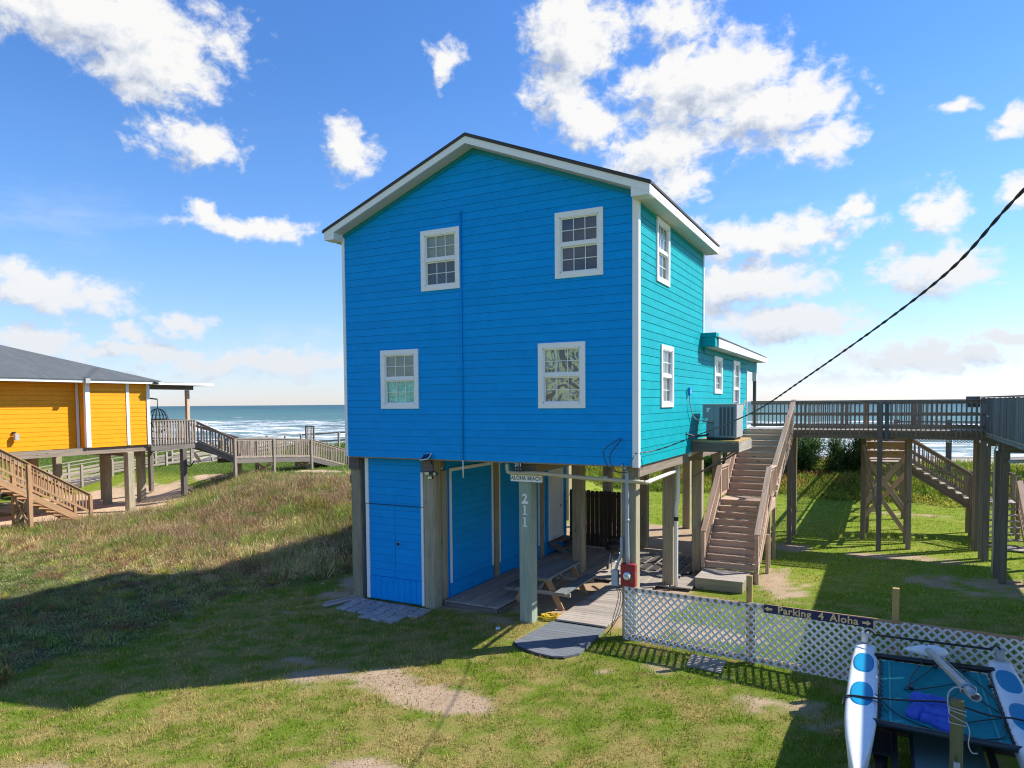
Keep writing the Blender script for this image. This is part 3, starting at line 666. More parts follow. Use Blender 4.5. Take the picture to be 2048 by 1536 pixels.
# solid cores behind the boards
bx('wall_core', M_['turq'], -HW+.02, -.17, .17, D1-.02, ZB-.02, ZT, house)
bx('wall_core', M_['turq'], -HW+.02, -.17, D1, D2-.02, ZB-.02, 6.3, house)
def winwall(face, u0, u1, z0, z1, wins, off=0):   # sheathing with window openings
    us = sorted({u0, u1}|{x for w_ in wins for x in (w_[0]+.06, w_[1]-.06) if u0 < x < u1}); parts = []
    zs = sorted({z0, z1}|{x for w_ in wins for x in (w_[2]+.06, w_[3]-.06) if z0 < x < z1})
    for a, b in zip(us, us[1:]):
        for c, d in zip(zs, zs[1:]):
            mu, mz = (a+b)/2, (c+d)/2
            if any(w_[0]+.05 < mu < w_[1]-.05 and w_[2]+.05 < mz < w_[3]-.05 for w_ in wins): continue
            parts.append(box_geo(a, b, .023+off, .16+off, c, d) if face == 'F' else box_geo(-.16-off, -.023-off, a, b, c, d))
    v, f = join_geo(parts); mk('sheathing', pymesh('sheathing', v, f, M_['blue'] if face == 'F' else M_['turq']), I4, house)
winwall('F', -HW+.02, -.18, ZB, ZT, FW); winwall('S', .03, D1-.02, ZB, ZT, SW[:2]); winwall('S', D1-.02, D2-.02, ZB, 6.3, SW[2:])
v = [(-HW+.1, .03, ZT), (-.1, .03, ZT), (-HW/2, .03, RIDGE-.1), (-HW+.1, .12, ZT), (-.1, .12, ZT), (-HW/2, .12, RIDGE-.1)]
mk('gable_sheathing', pymesh('gable_sheathing', v, [(0, 1, 2), (3, 5, 4), (0, 3, 4, 1), (1, 4, 5, 2), (2, 5, 3, 0)], M_['blue']), I4, house)
bg_ = [(x, D1+d, z_) for d in (-.02, .1) for x, z_ in ((-HW, ZT-2.5), (0, ZT-2.5), (0, ZT), (-HW/2, RIDGE-.1), (-HW, ZT))]
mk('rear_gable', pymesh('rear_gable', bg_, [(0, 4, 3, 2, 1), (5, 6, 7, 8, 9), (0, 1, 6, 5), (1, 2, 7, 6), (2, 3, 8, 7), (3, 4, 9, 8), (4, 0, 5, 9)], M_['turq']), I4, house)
# left wall boards, joined (out of sight from the front)
parts = []; z = ZB
while z < ZT-.02:
    parts.append(box_geo(-HW-.012, -HW+.02, .02, (D1 if z > 6.25 else D2)-.02, z, z+EX-.008)); z += EX
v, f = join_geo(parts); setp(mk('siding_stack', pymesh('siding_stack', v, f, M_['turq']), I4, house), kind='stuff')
# corner boards
bx('corner_board', M_['white'], -.095, .03, -.03, .002, ZB-.03, ZT+.03, house)
bx('corner_board', M_['white'], .002, .03, .004, .1, ZB-.03, ZT-.0, house)
bx('corner_board', M_['white'], -HW-.03, -HW+.05, -.03, .02, ZB+.0, ZT-.03, house)
bx('corner_board', M_['white'], .004, .032, D1-.07, D1+.02, 6.6, ZT, house)
# roof
OV = .33; sl_ = (RIDGE-ZT)/(HW/2); nx = Vector((sl_, 0, 1)).normalized()
def slope_prism(name, mat, side, x_in, x_out, y0, y1, dz0, dz1, parent):
    def zz(x): return RIDGE+.02-abs(x)*sl_
    c = -HW/2; v = []
    for y in (y0, y1):
        for x, d in ((x_in, dz0), (x_out, dz0), (x_out, dz1), (x_in, dz1)): v.append((c+side*x, y, zz(x)+d))
    f = [(0, 1, 2, 3), (4, 7, 6, 5), (0, 4, 5, 1), (1, 5, 6, 2), (2, 6, 7, 3), (3, 7, 4, 0)]
    return mk(name, pymesh(name, v, f, mat), I4, parent)
for sd_ in (1, -1):
    XO = HW/2+(OV if sd_ > 0 else .27)
    r_ = slope_prism('roof', M_['shingle'], sd_, 0, XO+.03, -OV-.03, D1+.3, .172, .22, house)
    slope_prism('roof_edge', M_['shingle'], sd_, 0, XO+.045, -OV-.045, -OV-.01, .145, .205, r_)
    slope_prism('rake_board', M_['white'], sd_, 0, XO, -OV-.025, -OV+.0, .0, .17, r_)
    slope_prism('soffit', M_['soffit'], sd_, 0, XO-.02, -OV+.002, D1+.25, .0, .03, r_)
    slope_prism('frieze_board', M_['teal'], sd_, 0, HW/2+.005, -.03, -.003, -.10, -.003, house)
    e = -HW/2+sd_*XO; ze = RIDGE+.02-XO*sl_
    bx('fascia_board', M_['white'], e-.012, e+.012, -OV-.02, D1+.28, ze-.03, ze+.145, r_)
    bx('eave_soffit', M_['soffit'], min(e, -HW/2+sd_*HW/2), max(e, -HW/2+sd_*HW/2), -.0, D1+.25, ze-.035, ze-.02, r_)
    a_, b_ = sorted((e, -HW/2+sd_*(HW/2-.05)))
    xi = -HW/2+sd_*(HW/2-.02); zi = RIDGE+.02-(HW/2-.02)*sl_; n_ = [(e, ze-.045), (xi, ze-.045), (xi, zi-.002), (e, ze-.002)]
    vv = [(a, yy, b) for yy in (-OV-.022, -.035) for a, b in n_]
    mk('eave_return', pymesh('eave_return', vv, [(0, 1, 2, 3), (4, 7, 6, 5), (0, 4, 5, 1), (1, 5, 6, 2), (2, 6, 7, 3), (3, 7, 4, 0)], M_['white']), I4, r_)
    bx('return_side', M_['turq'], *( (b_-.02, b_) if sd_ > 0 else (a_+.0, a_+.02)), -OV, -.03, ze-.04, ze+.05, r_) if False else None
# low rear wing roof
wing = bx('wing_roof', M_['shingle'], -HW-.35, .38, D1+.02, D1+.1, 6.3, 6.5, house)
v = [(-HW-.36, D1, 7.0), (.38, D1, 7.0), (.38, 14.65, 6.44), (-HW-.36, 14.65, 6.44), (-HW-.36, D1, 6.93), (.38, D1, 6.93), (.38, 14.65, 6.38), (-HW-.36, 14.65, 6.38)]
def wr(y): return 6.50-(y-5.8)*.008
v = []
for y in (5.6, 14.6):
    for x, z_ in ((.40, wr(y)+.0), (-HW/2, wr(y)+.55), (-HW-.4, wr(y)+.0)): v.append((x, y, z_))
    for x, z_ in ((.40, wr(y)-.05), (-HW/2, wr(y)+.5), (-HW-.4, wr(y)-.05)): v.append((x, y, z_))
# vertices 0-5 near, 6-11 far
f = [(0, 1, 4, 3), (1, 2, 5, 4), (6, 9, 10, 7), (7, 10, 11, 8), (0, 6, 7, 1), (1, 7, 8, 2), (3, 4, 10, 9), (4, 5, 11, 10), (0, 3, 9, 6), (2, 8, 11, 5)]
mk('roof', pymesh('wing_roof', v, f, M_['shingle']), I4, house)
bx('fascia_board', M_['white'], .375, .4, 5.72, 14.62, 6.22, 6.44, house); bx('eave_soffit', M_['soffit'], .0, .374, 5.72, 14.6, 6.235, 6.25, house)
bx('roof_return', M_['turq'], .0, .37, 5.38, 5.70, 6.23, 6.47, house); bx('roof_return_cap', M_['turq'], -.0, .40, 5.36, 5.70, 6.475, 6.585, house)
bx('frieze_board', M_['turq'], .015, .035, 5.7, D2, 6.08, 6.234, house)
bx('porch_beam', M_['turq'], -.1, .04, D2, 14.45, 5.88, 6.234, house); bx('corner_board', M_['white'], -.02, .03, D2-.02, D2+.05, ZB, 6.08, house)
bx('porch_post', M_['greywood'], -.06, .05, 14.2, 14.31, 3.85, 5.62, house); bx('post_cap', M_['white'], -.08, .07, 14.18, 14.33, 5.55, 5.88, house)
# windows
def window(face, u0, u1, z0, z1, style):
    def B(name, mat, a0, a1, n0, n1, c0, c1, par, bev=.003):
        if face == 'F': return bx(name, mat, a0, a1, -n1, -n0, c0, c1, par, bev)
        return bx(name, mat, n0, n1, a0, a1, c0, c1, par, bev)
    t = .105 if face == 'F' else .095; W_ = u1-u0
    parts = []
    for a, b, c, d in ((u0, u1, z1-t, z1), (u0, u1, z0, z0+t), (u0, u0+t, z0+t, z1-t), (u1-t, u1, z0+t, z1-t)):
        parts.append(box_geo(a, b, -.038, -.001, c, d) if face == 'F' else box_geo(.001, .038, a, b, c, d))
    for a, b, c, d in ((u0+t, u1-t, z1-t-.02, z1-t+.01), (u0+t, u1-t, z0+t-.01, z0+t+.02), (u0+t-.01, u0+t+.02, z0+t, z1-t), (u1-t-.02, u1-t+.01, z0+t, z1-t)):
        parts.append(box_geo(a, b, -.028, .10, c, d) if face == 'F' else box_geo(-.10, .028, a, b, c, d))
    v, f = join_geo(parts); wn = mk('window', pymesh('window', v, f, M_['white']), I4, house)
    a, b, c, d = u0+t+.012, u1-t-.012, z0+t+.012, z1-t-.012; zm = (c+d)/2+.01
    B('meeting_rail', M_['white'], a, b, -.03, .018, zm-.035, zm+.03, wn)
    for nm, (s0, s1), dep in (('sash', (zm+.03, d), -.012), ('sash', (c, zm-.035), -.034)):
        r = .028; pp = []
        for q in ((a, b, s1-r, s1), (a, b, s0, s0+r), (a, a+r, s0+r, s1-r), (b-r, b, s0+r, s1-r)):
            pp.append(box_geo(q[0], q[1], -dep-.012, -dep+.02, q[2], q[3]) if face == 'F' else box_geo(dep-.02, dep+.012, q[0], q[1], q[2], q[3]))
        # muntins
        iw = (b-a-2*r)/3
        for i in (1, 2): x = a+r+iw*i; q = (x-.007, x+.007, s0+r, s1-r); pp.append(box_geo(q[0], q[1], -dep-.006, -dep+.01, q[2], q[3]) if face == 'F' else box_geo(dep-.01, dep+.006, *q))
        zc = (s0+s1)/2; q = (a+r, b-r, zc-.007, zc+.007); pp.append(box_geo(q[0], q[1], -dep-.0055, -dep+.0095, q[2], q[3]) if face == 'F' else box_geo(dep-.0095, dep+.0055, *q))
        v, f = join_geo(pp); mk(nm, pymesh(nm, v, f, M_['white']), I4, wn)
        for i in range(3):
            for (p0, p1) in ((s0+r, zc-.007), (zc+.007, s1-r)):
                x0, x1 = a+r+iw*i+.007*(i > 0), a+r+iw*(i+1)-.007*(i < 2)
                B('pane', M_['glass'], x0, x1, dep-.004, dep-.001, p0, p1, wn, 0)
    def sheet(mat, s0, s1, dep=-.05, slats=True, name='blind'):
        if not slats: return B(name, mat, a+.005, b-.005, dep-.006, dep, s0, s1, wn, 0)
        pp = []; z_ = s0
        while z_ < s1:
            if face == 'F': vv = [(a, -dep+.008, z_), (b, -dep+.008, z_), (b, -dep-.004, z_+.021), (a, -dep-.004, z_+.021)]
            else: vv = [(dep-.008, a, z_), (dep-.008, b, z_), (dep+.004, b, z_+.021), (dep+.004, a, z_+.021)]
            pp.append((vv, [(0, 1, 2, 3)])); z_ += .025
        v, f = join_geo(pp); mk(name, pymesh(name, v, f, mat), I4, wn)
    bk = -.097
    B('dark_interior', M_['room'], a-.02, b+.02, bk-.01, bk, c-.02, d+.02, wn, 0)
    if style == 'ur': sheet(M_['blindreflect'], c, d, -.06)
    elif style == 'ul': sheet(M_['blind'], zm, d, -.06); sheet(M_['screen'], c, zm-.03, -.043, False, 'insect_screen')
    elif style == 'lr': sheet(M_['goldfoil'], zm, d, -.05, False, 'foil_sheet'); sheet(M_['goldfoil'], c, zm-.02, -.07, False, 'foil_sheet')
    elif style == 'll': sheet(M_['blind'], zm, d, -.05); sheet(M_['greenfoil'], c, zm-.03, -.065, False, 'film_sheet')
    else: sheet(M_['blind'], zm, d, -.05); sheet(M_['screen'], c, zm-.03, -.005-.036, False, 'insect_screen')
    return wn
for u0, u1, z0, z1, st in FW: window('F', u0, u1, z0, z1, st)
for u0, u1, z0, z1, st in SW: window('S', u0, u1, z0, z1, st)
# painted conduit up the front wall, white below the siding
tube('painted_pipe', M_['blue'], [(SEAM, -.03, ZB), (SEAM, -.03, 8.9)], .016, house); tube('pipe_elbow', M_['blue'], [(SEAM, -.03, 8.9), (SEAM, -.045, 8.96), (SEAM+.03, -.045, 8.98)], .02, house)
tube('white_pipe_end', M_['pvcw'], [(SEAM, -.03, 3.16), (SEAM, -.03, ZB)], .014, house)
# floor beams and pilings
bx('floor_deck', M_['deck'], -HW+.03, -.03, .03, D2-.03, ZB-.03, ZB-.0, house)
for x in (-7.2, -5.13, -2.6): bx('floor_beam', M_['brownrail'], x-.06, x+.06, .60, D2-.05, ZB-.29, ZB-.031, house)
bx('side_beam', M_['brownrail'], -.14, -.04, .2, D2-.1, ZB-.24, ZB-.032, house)
PZ = ZB-.325
posts = [(-7.285, .43, .30, 'post'), (-5.115, .43, .30, 'post'), (-2.61, .43, .30, 'postgreen'), (-.245, .35, .29, 'post'), (-5.14, .80, .26, 'post'),
         (-3.22, 4.85, .30, 'post'), (-.62, 4.62, .28, 'post'), (-.28, 6.35, .27, 'post'), (-2.75, 9.35, .30, 'post'), (-4.3, 10.2, .3, 'post'), (-2.3, 13.4, .28, 'post'), (-.35, 9.3, .28, 'post'),
         (-.35, 13.3, .28, 'post'), (-7.2, 4.85, .3, 'post'), (-7.2, 9.3, .3, 'post'), (-7.2, 13.3, .3, 'post'), (-4.6, 13.4, .28, 'post')]
for x, y, s, m in posts:
    bx('piling', M_[m], x-s/2, x+s/2, y-s/2, y+s/2, -.3, PZ if y > .6 else ZB-.035, house, .02)
bx('post_cap', M_['greywood'], -7.45, -7.12, .24, .279, 3.2, 3.5, house); bx('post_cap', M_['greywood'], -5.26, -4.94, .2, .27, 3.23, 3.53, house)
bx('post_cap', M_['greywood'], -2.74, -2.34, .24, .275, 3.27, 3.54, house)
# front storage room under the house
enc = bx('enclosure_wall', M_['blue'], -7.0, -5.05, .34, .44, .02, 3.52, house)
zz0 = .62
for i in range(16):
    z0 = zz0+i*.182
    if z0 > 3.45: break
    if z0 < 2.32: segs = ((-6.87, -6.11), (-6.10, -5.33))
    else: segs = ((-6.87, -5.33),)
    for s, e in segs: lap('F', s, e, z0, min(z0+.177, 3.5), M_['blue'], house, -.30)
for i in range(9): bx('skirt_board', M_['blue'], -6.87+i*.1715, -6.87+(i+1)*.1715-.006, .278, .32, .06, .61, house, .002)
bx('trim_board', M_['white'], -6.975, -6.875, .265, .315, 2.39, 3.5, house); bx('trim_board', M_['white'], -6.965, -6.87, .262, .315, .05, 2.375, house)
bx('trim_board', M_['white'], -5.33, -5.268, .265, .315, 2.39, 3.2, house); bx('trim_board', M_['white'], -5.33, -5.268, .262, .315, .03, 2.375, house)
bx('door_head_joint', M_['room'], -6.97, -5.27, .268, .30, 2.376, 2.388, house, 0)
hd = bx('door_latch', M_['black'], -6.04, -5.99, .25, .278, 1.42, 1.5, house); tube('padlock_shackle', M_['galv'], bez([(-6.03, .24, 1.45), (-6.0, .235, 1.50), (-5.94, .235, 1.5), (-5.92, .24, 1.45)], 4), .008, house)
# long side wall of the storage room, facing +x
XS = -5.0
bx('enclosure_wall', M_['blue'], XS-.12, XS-.03, .9, 8.2, .0, 3.5, house)
def side_panel(y0, y1, skirt=.45):
    z0 = skirt+.01
    while z0 < 3.22:
        for s, e in cut(y0, y1, z0, z0+.177, [(6.62, 7.82, .4, 2.72)]): lap('S', s, e, z0, min(z0+.177, 3.24), M_['blue'], house, XS+.0)
        z0 += .183
    n = int((y1-y0)/.15)
    for i in range(n):
        a = y0+i*(y1-y0)/n
        if a+.1 > 6.62 and a < 7.82: continue
        bx('skirt_board', M_['blue'], XS-.02, XS+.012, a, a+(y1-y0)/n-.005, .0, skirt, house, .002)
side_panel(.98, 3.12); side_panel(3.42, 6.0); side_panel(6.25, 8.1)
for a, b in ((.98, 1.05), (3.05, 3.12), (3.42, 3.50), (5.93, 6.0), (6.25, 6.32)): bx('trim_board', M_['white'], XS+.003, XS+.035, a, b, .46 if a < 6 else .5, 3.25, house)
bx('trim_board', M_['white'], XS+.003, XS+.034, 1.05, 3.05, 3.17, 3.25, house); bx('trim_board', M_['white'], XS+.003, XS+.034, 3.5, 5.93, 3.17, 3.25, house)
for y in (3.27, 6.13): bx('wall_post', M_['post'], XS-.06, XS+.06, y-.115, y+.115, 0, 3.25, house)
# door with six panels
dr = bx('door', M_['white'], XS-.01, XS+.035, 6.78, 7.62, .56, 2.58, house)
for i, (z0, z1) in enumerate(((.72, 1.30), (1.42, 2.05), (2.15, 2.48))):
    for y0 in (6.88, 7.25): bx('door_panel', M_['white'], XS+.0355, XS+.045, y0, y0+.27, z0, z1, dr, .006)
lathe('door_knob', M_['galv'], [(.0, 0), (.03, .01), (.035, .04), (.02, .06), (0.001, .065)], Matrix.Translation((XS+.036, 7.52, 1.5)) @ Matrix.Rotation(pi/2, 4, 'Y'), dr, 10)
for a, b, c, d in ((6.66, 6.77, .48, 2.7), (7.63, 7.76, .48, 2.7)): bx('door_casing', M_['white'], XS+.0, XS+.05, a, b, c, d, house)
bx('door_casing', M_['white'], XS, XS+.05, 6.771, 7.629, 2.59, 2.7, house); bx('door_sill', M_['white'], XS, XS+.07, 6.66, 7.76, .47, .55, house)
# PVC drain under the floor edge
tube('drain_pipe', M_['pvc'], bez([(-2.95, .12, 3.5), (-2.94, .12, 3.36), (-2.85, .12, 3.3), (-2.2, .14, 3.31), (-1.2, .14, 3.26), (-.2, .14, 3.23), (.1, .3, 3.2)], 5), .042, house, 10)
for x in (-2.3, -.75): tube('pipe_coupling', M_['pvc'], [(x, .14, 3.305 if x < -1 else 3.268), (x+.09, .14, 3.302 if x < -1 else 3.265)], .052, house, 10)
tube('drain_pipe', M_['pvcw'], bez([(.1, .3, 3.2), (.04, .9, 3.19), (-.2, 3.4, 3.12), (-.34, 4.40, 3.09)], 5), .042, house, 10)
tube('drain_pipe', M_['pvcw'], bez([(.03, 4.2, 3.5), (-.25, 4.36, 3.42), (-.32, 4.40, 3.25), (-.33, 4.40, 2.6), (-.34, 4.42, 2.35), (-.37, 4.42, 2.2), (-.38, 4.42, 1.9), (-.38, 4.42, .05)], 6), .05, house, 10)
tube('drain_pipe', M_['pvc'], [(.02, 6.6, 3.62), (.0, 4.2, 3.5)], .05, house, 10); tube('pipe_band', M_['black'], [(-.38, 4.42, 1.78), (-.38, 4.42, 1.88)], .056, house, 10)
# solar lamp, sign, plaque, numbers
so_ = thing('solar_light', (-4.95, .2, 3.25), 'black solar security light with pale lamp heads at the front post top', 'light')
M = Matrix.Translation((-4.93, -.08, 3.6)) @ Matrix.Rotation(radians(38), 4, 'X') @ Matrix.Rotation(radians(-12), 4, 'Y')
mk('panel_frame', boxmesh('panel_frame', .26, .2, .018, M_['pvcw'], .004), M, so_); mk('solar_cell', boxmesh('solar_cell', .22, .16, .004, M_['solar']), M @ Matrix.Translation((0, 0, .012)), so_)
tube('bracket', M_['black'], [(-4.94, -.07, 3.58), (-4.94, .12, 3.5), (-4.94, .19, 3.4)], .012, so_); bx('housing', M_['black'], -5.0, -4.88, .16, .24, 3.17, 3.25, so_)
for dx, rz in ((-.12, .5), (.12, -.5), (0, 0)):
    o_ = mk('lamp_head', boxmesh('lamp_head', .12, .05, .075, M_['black'], .006), Matrix.Translation((-4.94+dx, .14-.03*(dx == 0), 3.2-.09*(dx == 0))) @ Matrix.Rotation(rz, 4, 'Z'), so_)
    mk('lens', boxmesh('lens', .1, .006, .055, M_['led'], 0), WM[o_] @ Matrix.Translation((0, -.028, 0)), o_)
bx('sign_bracket', M_['black'], -7.47, -7.44, .3, .36, 2.85, 3.05, house)
sg = thing('name_sign', (-2.55, .25, 3.2), 'white ALOHA BEACH name board on the post above the house number', 'sign')
sgp = bx('sign_board', M_['white'], -2.93, -2.17, .235, .255, 3.105, 3.255, sg)
text_obj('lettering', 'ALOHA BEACH', M_['letterk'], .115, Matrix.Translation((-2.55, .234, 3.178)) @ FRONT.to_4x4(), sgp, .002, .001, .88, 1.08)
pq = thing('number_plaque', (-2.6, .2, 3.45), 'small black square plaque reading 211 above the white name board', 'sign')
pb = bx('plaque_board', M_['letterk'], -2.745, -2.535, .03, .05, 3.355, 3.55, pq)
text_obj('numerals', '211', M_['white'], .105, Matrix.Translation((-2.64, .029, 3.485)) @ FRONT.to_4x4(), pb, .002, .001, .95, 1.1)
for x in (-2.70, -2.635, -2.57): text_obj('small_mark', '>', M_['greenfoil'], .04, Matrix.Translation((x, .029, 3.40)) @ FRONT.to_4x4() @ Matrix.Rotation(pi/2, 4, 'Z'), pb, .002, .001)
def serif(s): # numerals with slab serifs
    b = []
    if s == '1': return [(-.015, .015, -.075, .075), (-.042, .042, -.09, -.072), (-.038, -.0, .055, .072)]
nmx = -2.605
for i, (s, zc) in enumerate((('2', 2.73), ('1', 2.49), ('1', 2.23))):
    nt = thing('house_number', (nmx, .27, zc), ['white numeral 2 at the top of the green post', 'white numeral 1 below the 2, middle of the post number', 'white numeral 1 lowest on the post, with a dark smudge below'][i], 'house number', 'white numerals on the green post')
    if s == '2': text_obj('numeral', '2', M_['white'], .27, Matrix.Translation((nmx, .272, zc)) @ FRONT.to_4x4(), nt, .006, .006); bx('serif', M_['white'], nmx-.08, nmx+.085, .262, .276, zc-.105, zc-.08, nt, 0)
    else:
        bx('numeral', M_['white'], nmx-.018, nmx+.018, .262, .277, zc-.09, zc+.1, nt, .002); bx('serif', M_['white'], nmx-.055, nmx+.055, .262, .278, zc-.108, zc-.088, nt, .002)
        beam('serif', M_['white'], (nmx-.05, .27, zc+.068), (nmx, .27, zc+.098), .012, .014, nt, (0, -1, 0), 0)
# ---- electric meter and wires on the right front post
em = thing('electric_meter', (-.2, .2, 1.3), 'red electric meter box with round glass dial on the corner post', 'meter')
mb = bx('meter_box', M_['red'], -.37, -.07, .05, .19, 1.12, 1.58, em, .01)
lathe('meter_ring', M_['galv'], [(.085, 0), (.085, .03), (.078, .035)], Matrix.Translation((-.22, .05, 1.35)) @ Matrix.Rotation(pi/2, 4, 'X'), mb, 24)
lathe('meter_dial', M_['pvcw'], [(.072, .0), (.07, .07), (.055, .09), (.0, .092)], Matrix.Translation((-.22, .045, 1.35)) @ Matrix.Rotation(pi/2, 4, 'X'), mb, 24)
bx('dial_plate', M_['letterk'], -.25, -.19, -.052, -.048, 1.36, 1.375, mb, 0)
tube('conduit', M_['conduit'], bez([(-.24, .12, 1.58), (-.25, .12, 2.4), (-.25, .12, 3.2), (-.27, .1, 3.45), (-.33, .0, 3.58)], 5), .038, em, 10)
for z_ in (2.42, 3.16): tube('coupling', M_['conduit'], [(-.25, .12, z_), (-.25, .12, z_+.06)], .046, em, 10)
bx('disconnect_box', M_['conduit'], -.58, -.44, .10, .2, 1.1, 1.42, em, .01)
tube('flex_conduit', M_['conduit'], bez([(-.50, .15, 1.42), (-.44, .15, 1.62), (-.38, .15, 1.78), (-.38, .15, 2.1)], 5), .03, em, 10); tube('thin_wire', M_['pvcw'], [(-.38, .15, 2.1), (-.39, .16, 3.3)], .008, em)
for i, (a, b, c) in enumerate((((-.33, -.06, 4.1), (-.62, -.2, 3.85), (-.40, -.02, 3.42)), ((-.30, -.06, 4.08), (-.48, -.25, 3.75), (-.2, -.02, 3.42)), ((-.28, -.05, 3.6), (-.18, -.3, 3.5), (-.02, -.1, 3.78)))):
    tube('loop_wire', M_['blackcable'], bez([a, b, ((b[0]+c[0])/2, b[1]-.03, (b[2]+c[2])/2-.12), c], 6), .009, em, 6)
for i in range(3): tube('hanging_wire', M_['blackcable'], bez([(-.5+.03*i, .1, 1.1), (-.42+.05*i, .08, .9), (-.55+.04*i, .1, .4), (-.62-.1*i+.05*(i == 2), .12, .0)], 6), .007, em, 5)
# service cable: twisted, from the house corner towards a pole behind the camera's right
cab = thing('power_cable', (0, 0, 3.8), 'black twisted overhead power cable sloping from the upper right to the house corner', 'cable')
cp = bez([(-.02, -.06, 3.80), (.3, .55, 3.86), (1.0, .71, 4.14), (2.33, -1.4, 4.60), (3.25, -3.15, 5.06), (4.6, -5.79, 5.83), (5.09, -7.21, 6.27), (5.9, -9.4, 7.0), (6.9, -12.0, 7.9)], 26)
cp = [Vector(p) for p in cp]
for ph in (0, pi):
    pts = []; dist = 0
    for i, p in enumerate(cp):
        if i: dist += (p-cp[i-1]).length
        t = (cp[min(i+1, len(cp)-1)]-cp[max(i-1, 0)]).normalized(); u = t.cross(Vector((0, 0, 1))).normalized(); v_ = u.cross(t)
        a = dist*17+ph; pts.append(p+(u*cos(a)+v_*sin(a))*.0068)
    tube('strand', M_['blackcable'], pts, .0078, cab, 6)
pole = thing('utility_pole', (6.9, -12.0, 0), 'wooden utility pole beside the camera carrying the power cable', 'pole')
lathe('pole_shaft', M_['post'], [(.15, -.5), (.11, 8.4)], Matrix.Translation((7.0, -12.1, 0)), pole, 14)

# AC platform and unit
bx('platform_side', M_['greywood'], .0+.03, 1.16, 4.33, 4.37, 3.56, 3.80, house); bx('platform_end', M_['deck'], 1.125, 1.165, 4.372, 6.2, 3.56, 3.80, house)
for i in range(8): bx('platform_plank', M_['yellowpine'], .03, 1.15, 4.35+i*.232, 4.35+i*.232+.225, 3.803, 3.84, house)
beam('platform_brace', M_['greywood'], (1.0, 4.6, 3.56), (.0, 4.6, 2.9), .09, .04, house); beam('platform_brace', M_['greywood'], (1.0, 6.0, 3.56), (.0, 6.0, 2.9), .09, .04, house)
ac = thing('air_conditioner', (.62, 5.0, 3.84), 'grey outdoor air conditioner unit on a wooden shelf at the turquoise wall', 'air conditioner')
AX0, AX1, AY0, AY1, AZ0, AZ1 = .22, 1.04, 4.62, 5.52, 3.90, 4.72
bx('pad', M_['black'], .32, 1.0, 4.66, 5.5, 3.842, 3.90, ac)
bx('casing', M_['acgrey'], AX0+.28, AX1, AY0+.02, AY1, AZ0, AZ1, ac, .01); bx('service_panel', M_['acgrey'], AX0, AX0+.278, AY0+.02, AY0+.5, AZ0+.38, AZ1, ac, .008); bx('valve_panel', M_['acgrey'], AX0+.08, AX0+.278, AY0+.08, AY0+.5, AZ0, AZ0+.375, ac, .008)
bx('lid', M_['aclight'], AX0-.01, AX1+.01, AY0, AY1+.02, AZ1+.001, AZ1+.02, ac)
for i in range(4): bx('louvre', M_['acdark'], AX0+.42+i*.093, AX0+.42+i*.093+.055, AY0+.004, AY0+.018, AZ0+.05, AZ1-.06, ac)
bx('end_panel', M_['aclight'], AX1+.001, AX1+.012, AY0+.03, AY1-.01, AZ0+.01, AZ1-.01, ac)
for i in range(20): 
    pass
bx('rating_label', M_['pvcw'], AX0+.1, AX0+.18, AY0+.01, AY0+.0195, AZ1-.12, AZ1-.08, ac, 0); bx('rating_label', M_['pvcw'], AX0+.11, AX0+.15, AY0+.01, AY0+.0195, AZ1-.18, AZ1-.13, ac, 0); bx('energy_label', M_['greenfoil'], AX0+.01, AX0+.13, AY0+.01, AY0+.0195, AZ0+.42, AZ0+.49, ac, 0)
bx('disconnect_switch', M_['blue'], .03, .09, 3.9, 3.99, 4.95, 5.15, house, .01); bx('switch_label', M_['pvcw'], .088, .093, 3.93, 3.98, 5.0, 5.1, house, 0)
tube('power_whip', M_['conduit'], bez([(.06, 3.95, 4.95), (.07, 4.0, 4.7), (.1, 4.3, 4.4), (.28, 4.62, 4.3)], 6), .013, ac, 8)
tube('refrigerant_line', M_['black'], bez([(.01, 3.8, 4.02), (.15, 4.1, 3.96), (.3, 4.5, 3.96), (.36, 4.7, 3.98)], 5), .022, ac, 8)

# ---------------- stairs up to the walkway ----------------
st = thing('deck_stairs', (.68, 5.95, 0), 'brown wooden two-flight staircase climbing along the turquoise wall', 'stairs')
SX0, SX1 = .0, 1.32
def flight(root, mt, x0, x1, y0, z0, n, rise, run, axis='y', sgn=1, wide=.036):
    for i in range(n):
        z1 = z0+rise*(i+1); ya = y0+sgn*run*i; yb = ya+sgn*(run+.02)
        if axis == 'y':
            bx('riser', mt, x0+.01, x1-.01, ya+sgn*.02, ya+sgn*.04, z0+rise*i+.002, z1-wide-.001, root)
            if i < n-1: bx('tread', mt, x0, x1, min(ya, yb), max(ya, yb)-.0, z1-wide, z1, root)
        else:
            if i < n-1: bx('tread', mt, min(ya, yb), max(ya, yb), x0, x1, z1-wide, z1, root)
def rail(root, mt, a, b, h, n, post_a=None, post_b=None, cap=True, mid=None, off=(0, 0, 0), capw=.14, bal=(.036, .036), low=.12, name='baluster', under=0.):
    a, b = Vector(a), Vector(b); up = Vector((0, 0, h))
    if cap: beam('handrail', mt, a+up+Vector((0, 0, .02)), b+up+Vector((0, 0, .02)), capw, .038, root)
    beam('top_rail', mt, a+up-Vector((0, 0, .05)), b+up-Vector((0, 0, .05)), .038, .09, root)
    beam('bottom_rail', mt, a+Vector((0, 0, low)), b+Vector((0, 0, low)), .038, .09, root)
    if mid: beam('middle_rail', mt, a+Vector((0, 0, mid)), b+Vector((0, 0, mid)), .038, .08, root)
    o = Vector(off)
    for i in range(n):
        t = (i+.5)/n; p = a.lerp(b, t)+o
        bx(name, mt, p.x-bal[0]/2, p.x+bal[0]/2, p.y-bal[1]/2, p.y+bal[1]/2, p.z+low-.06-under, p.z+h-.012, root, 0)
mst = M_['stair']
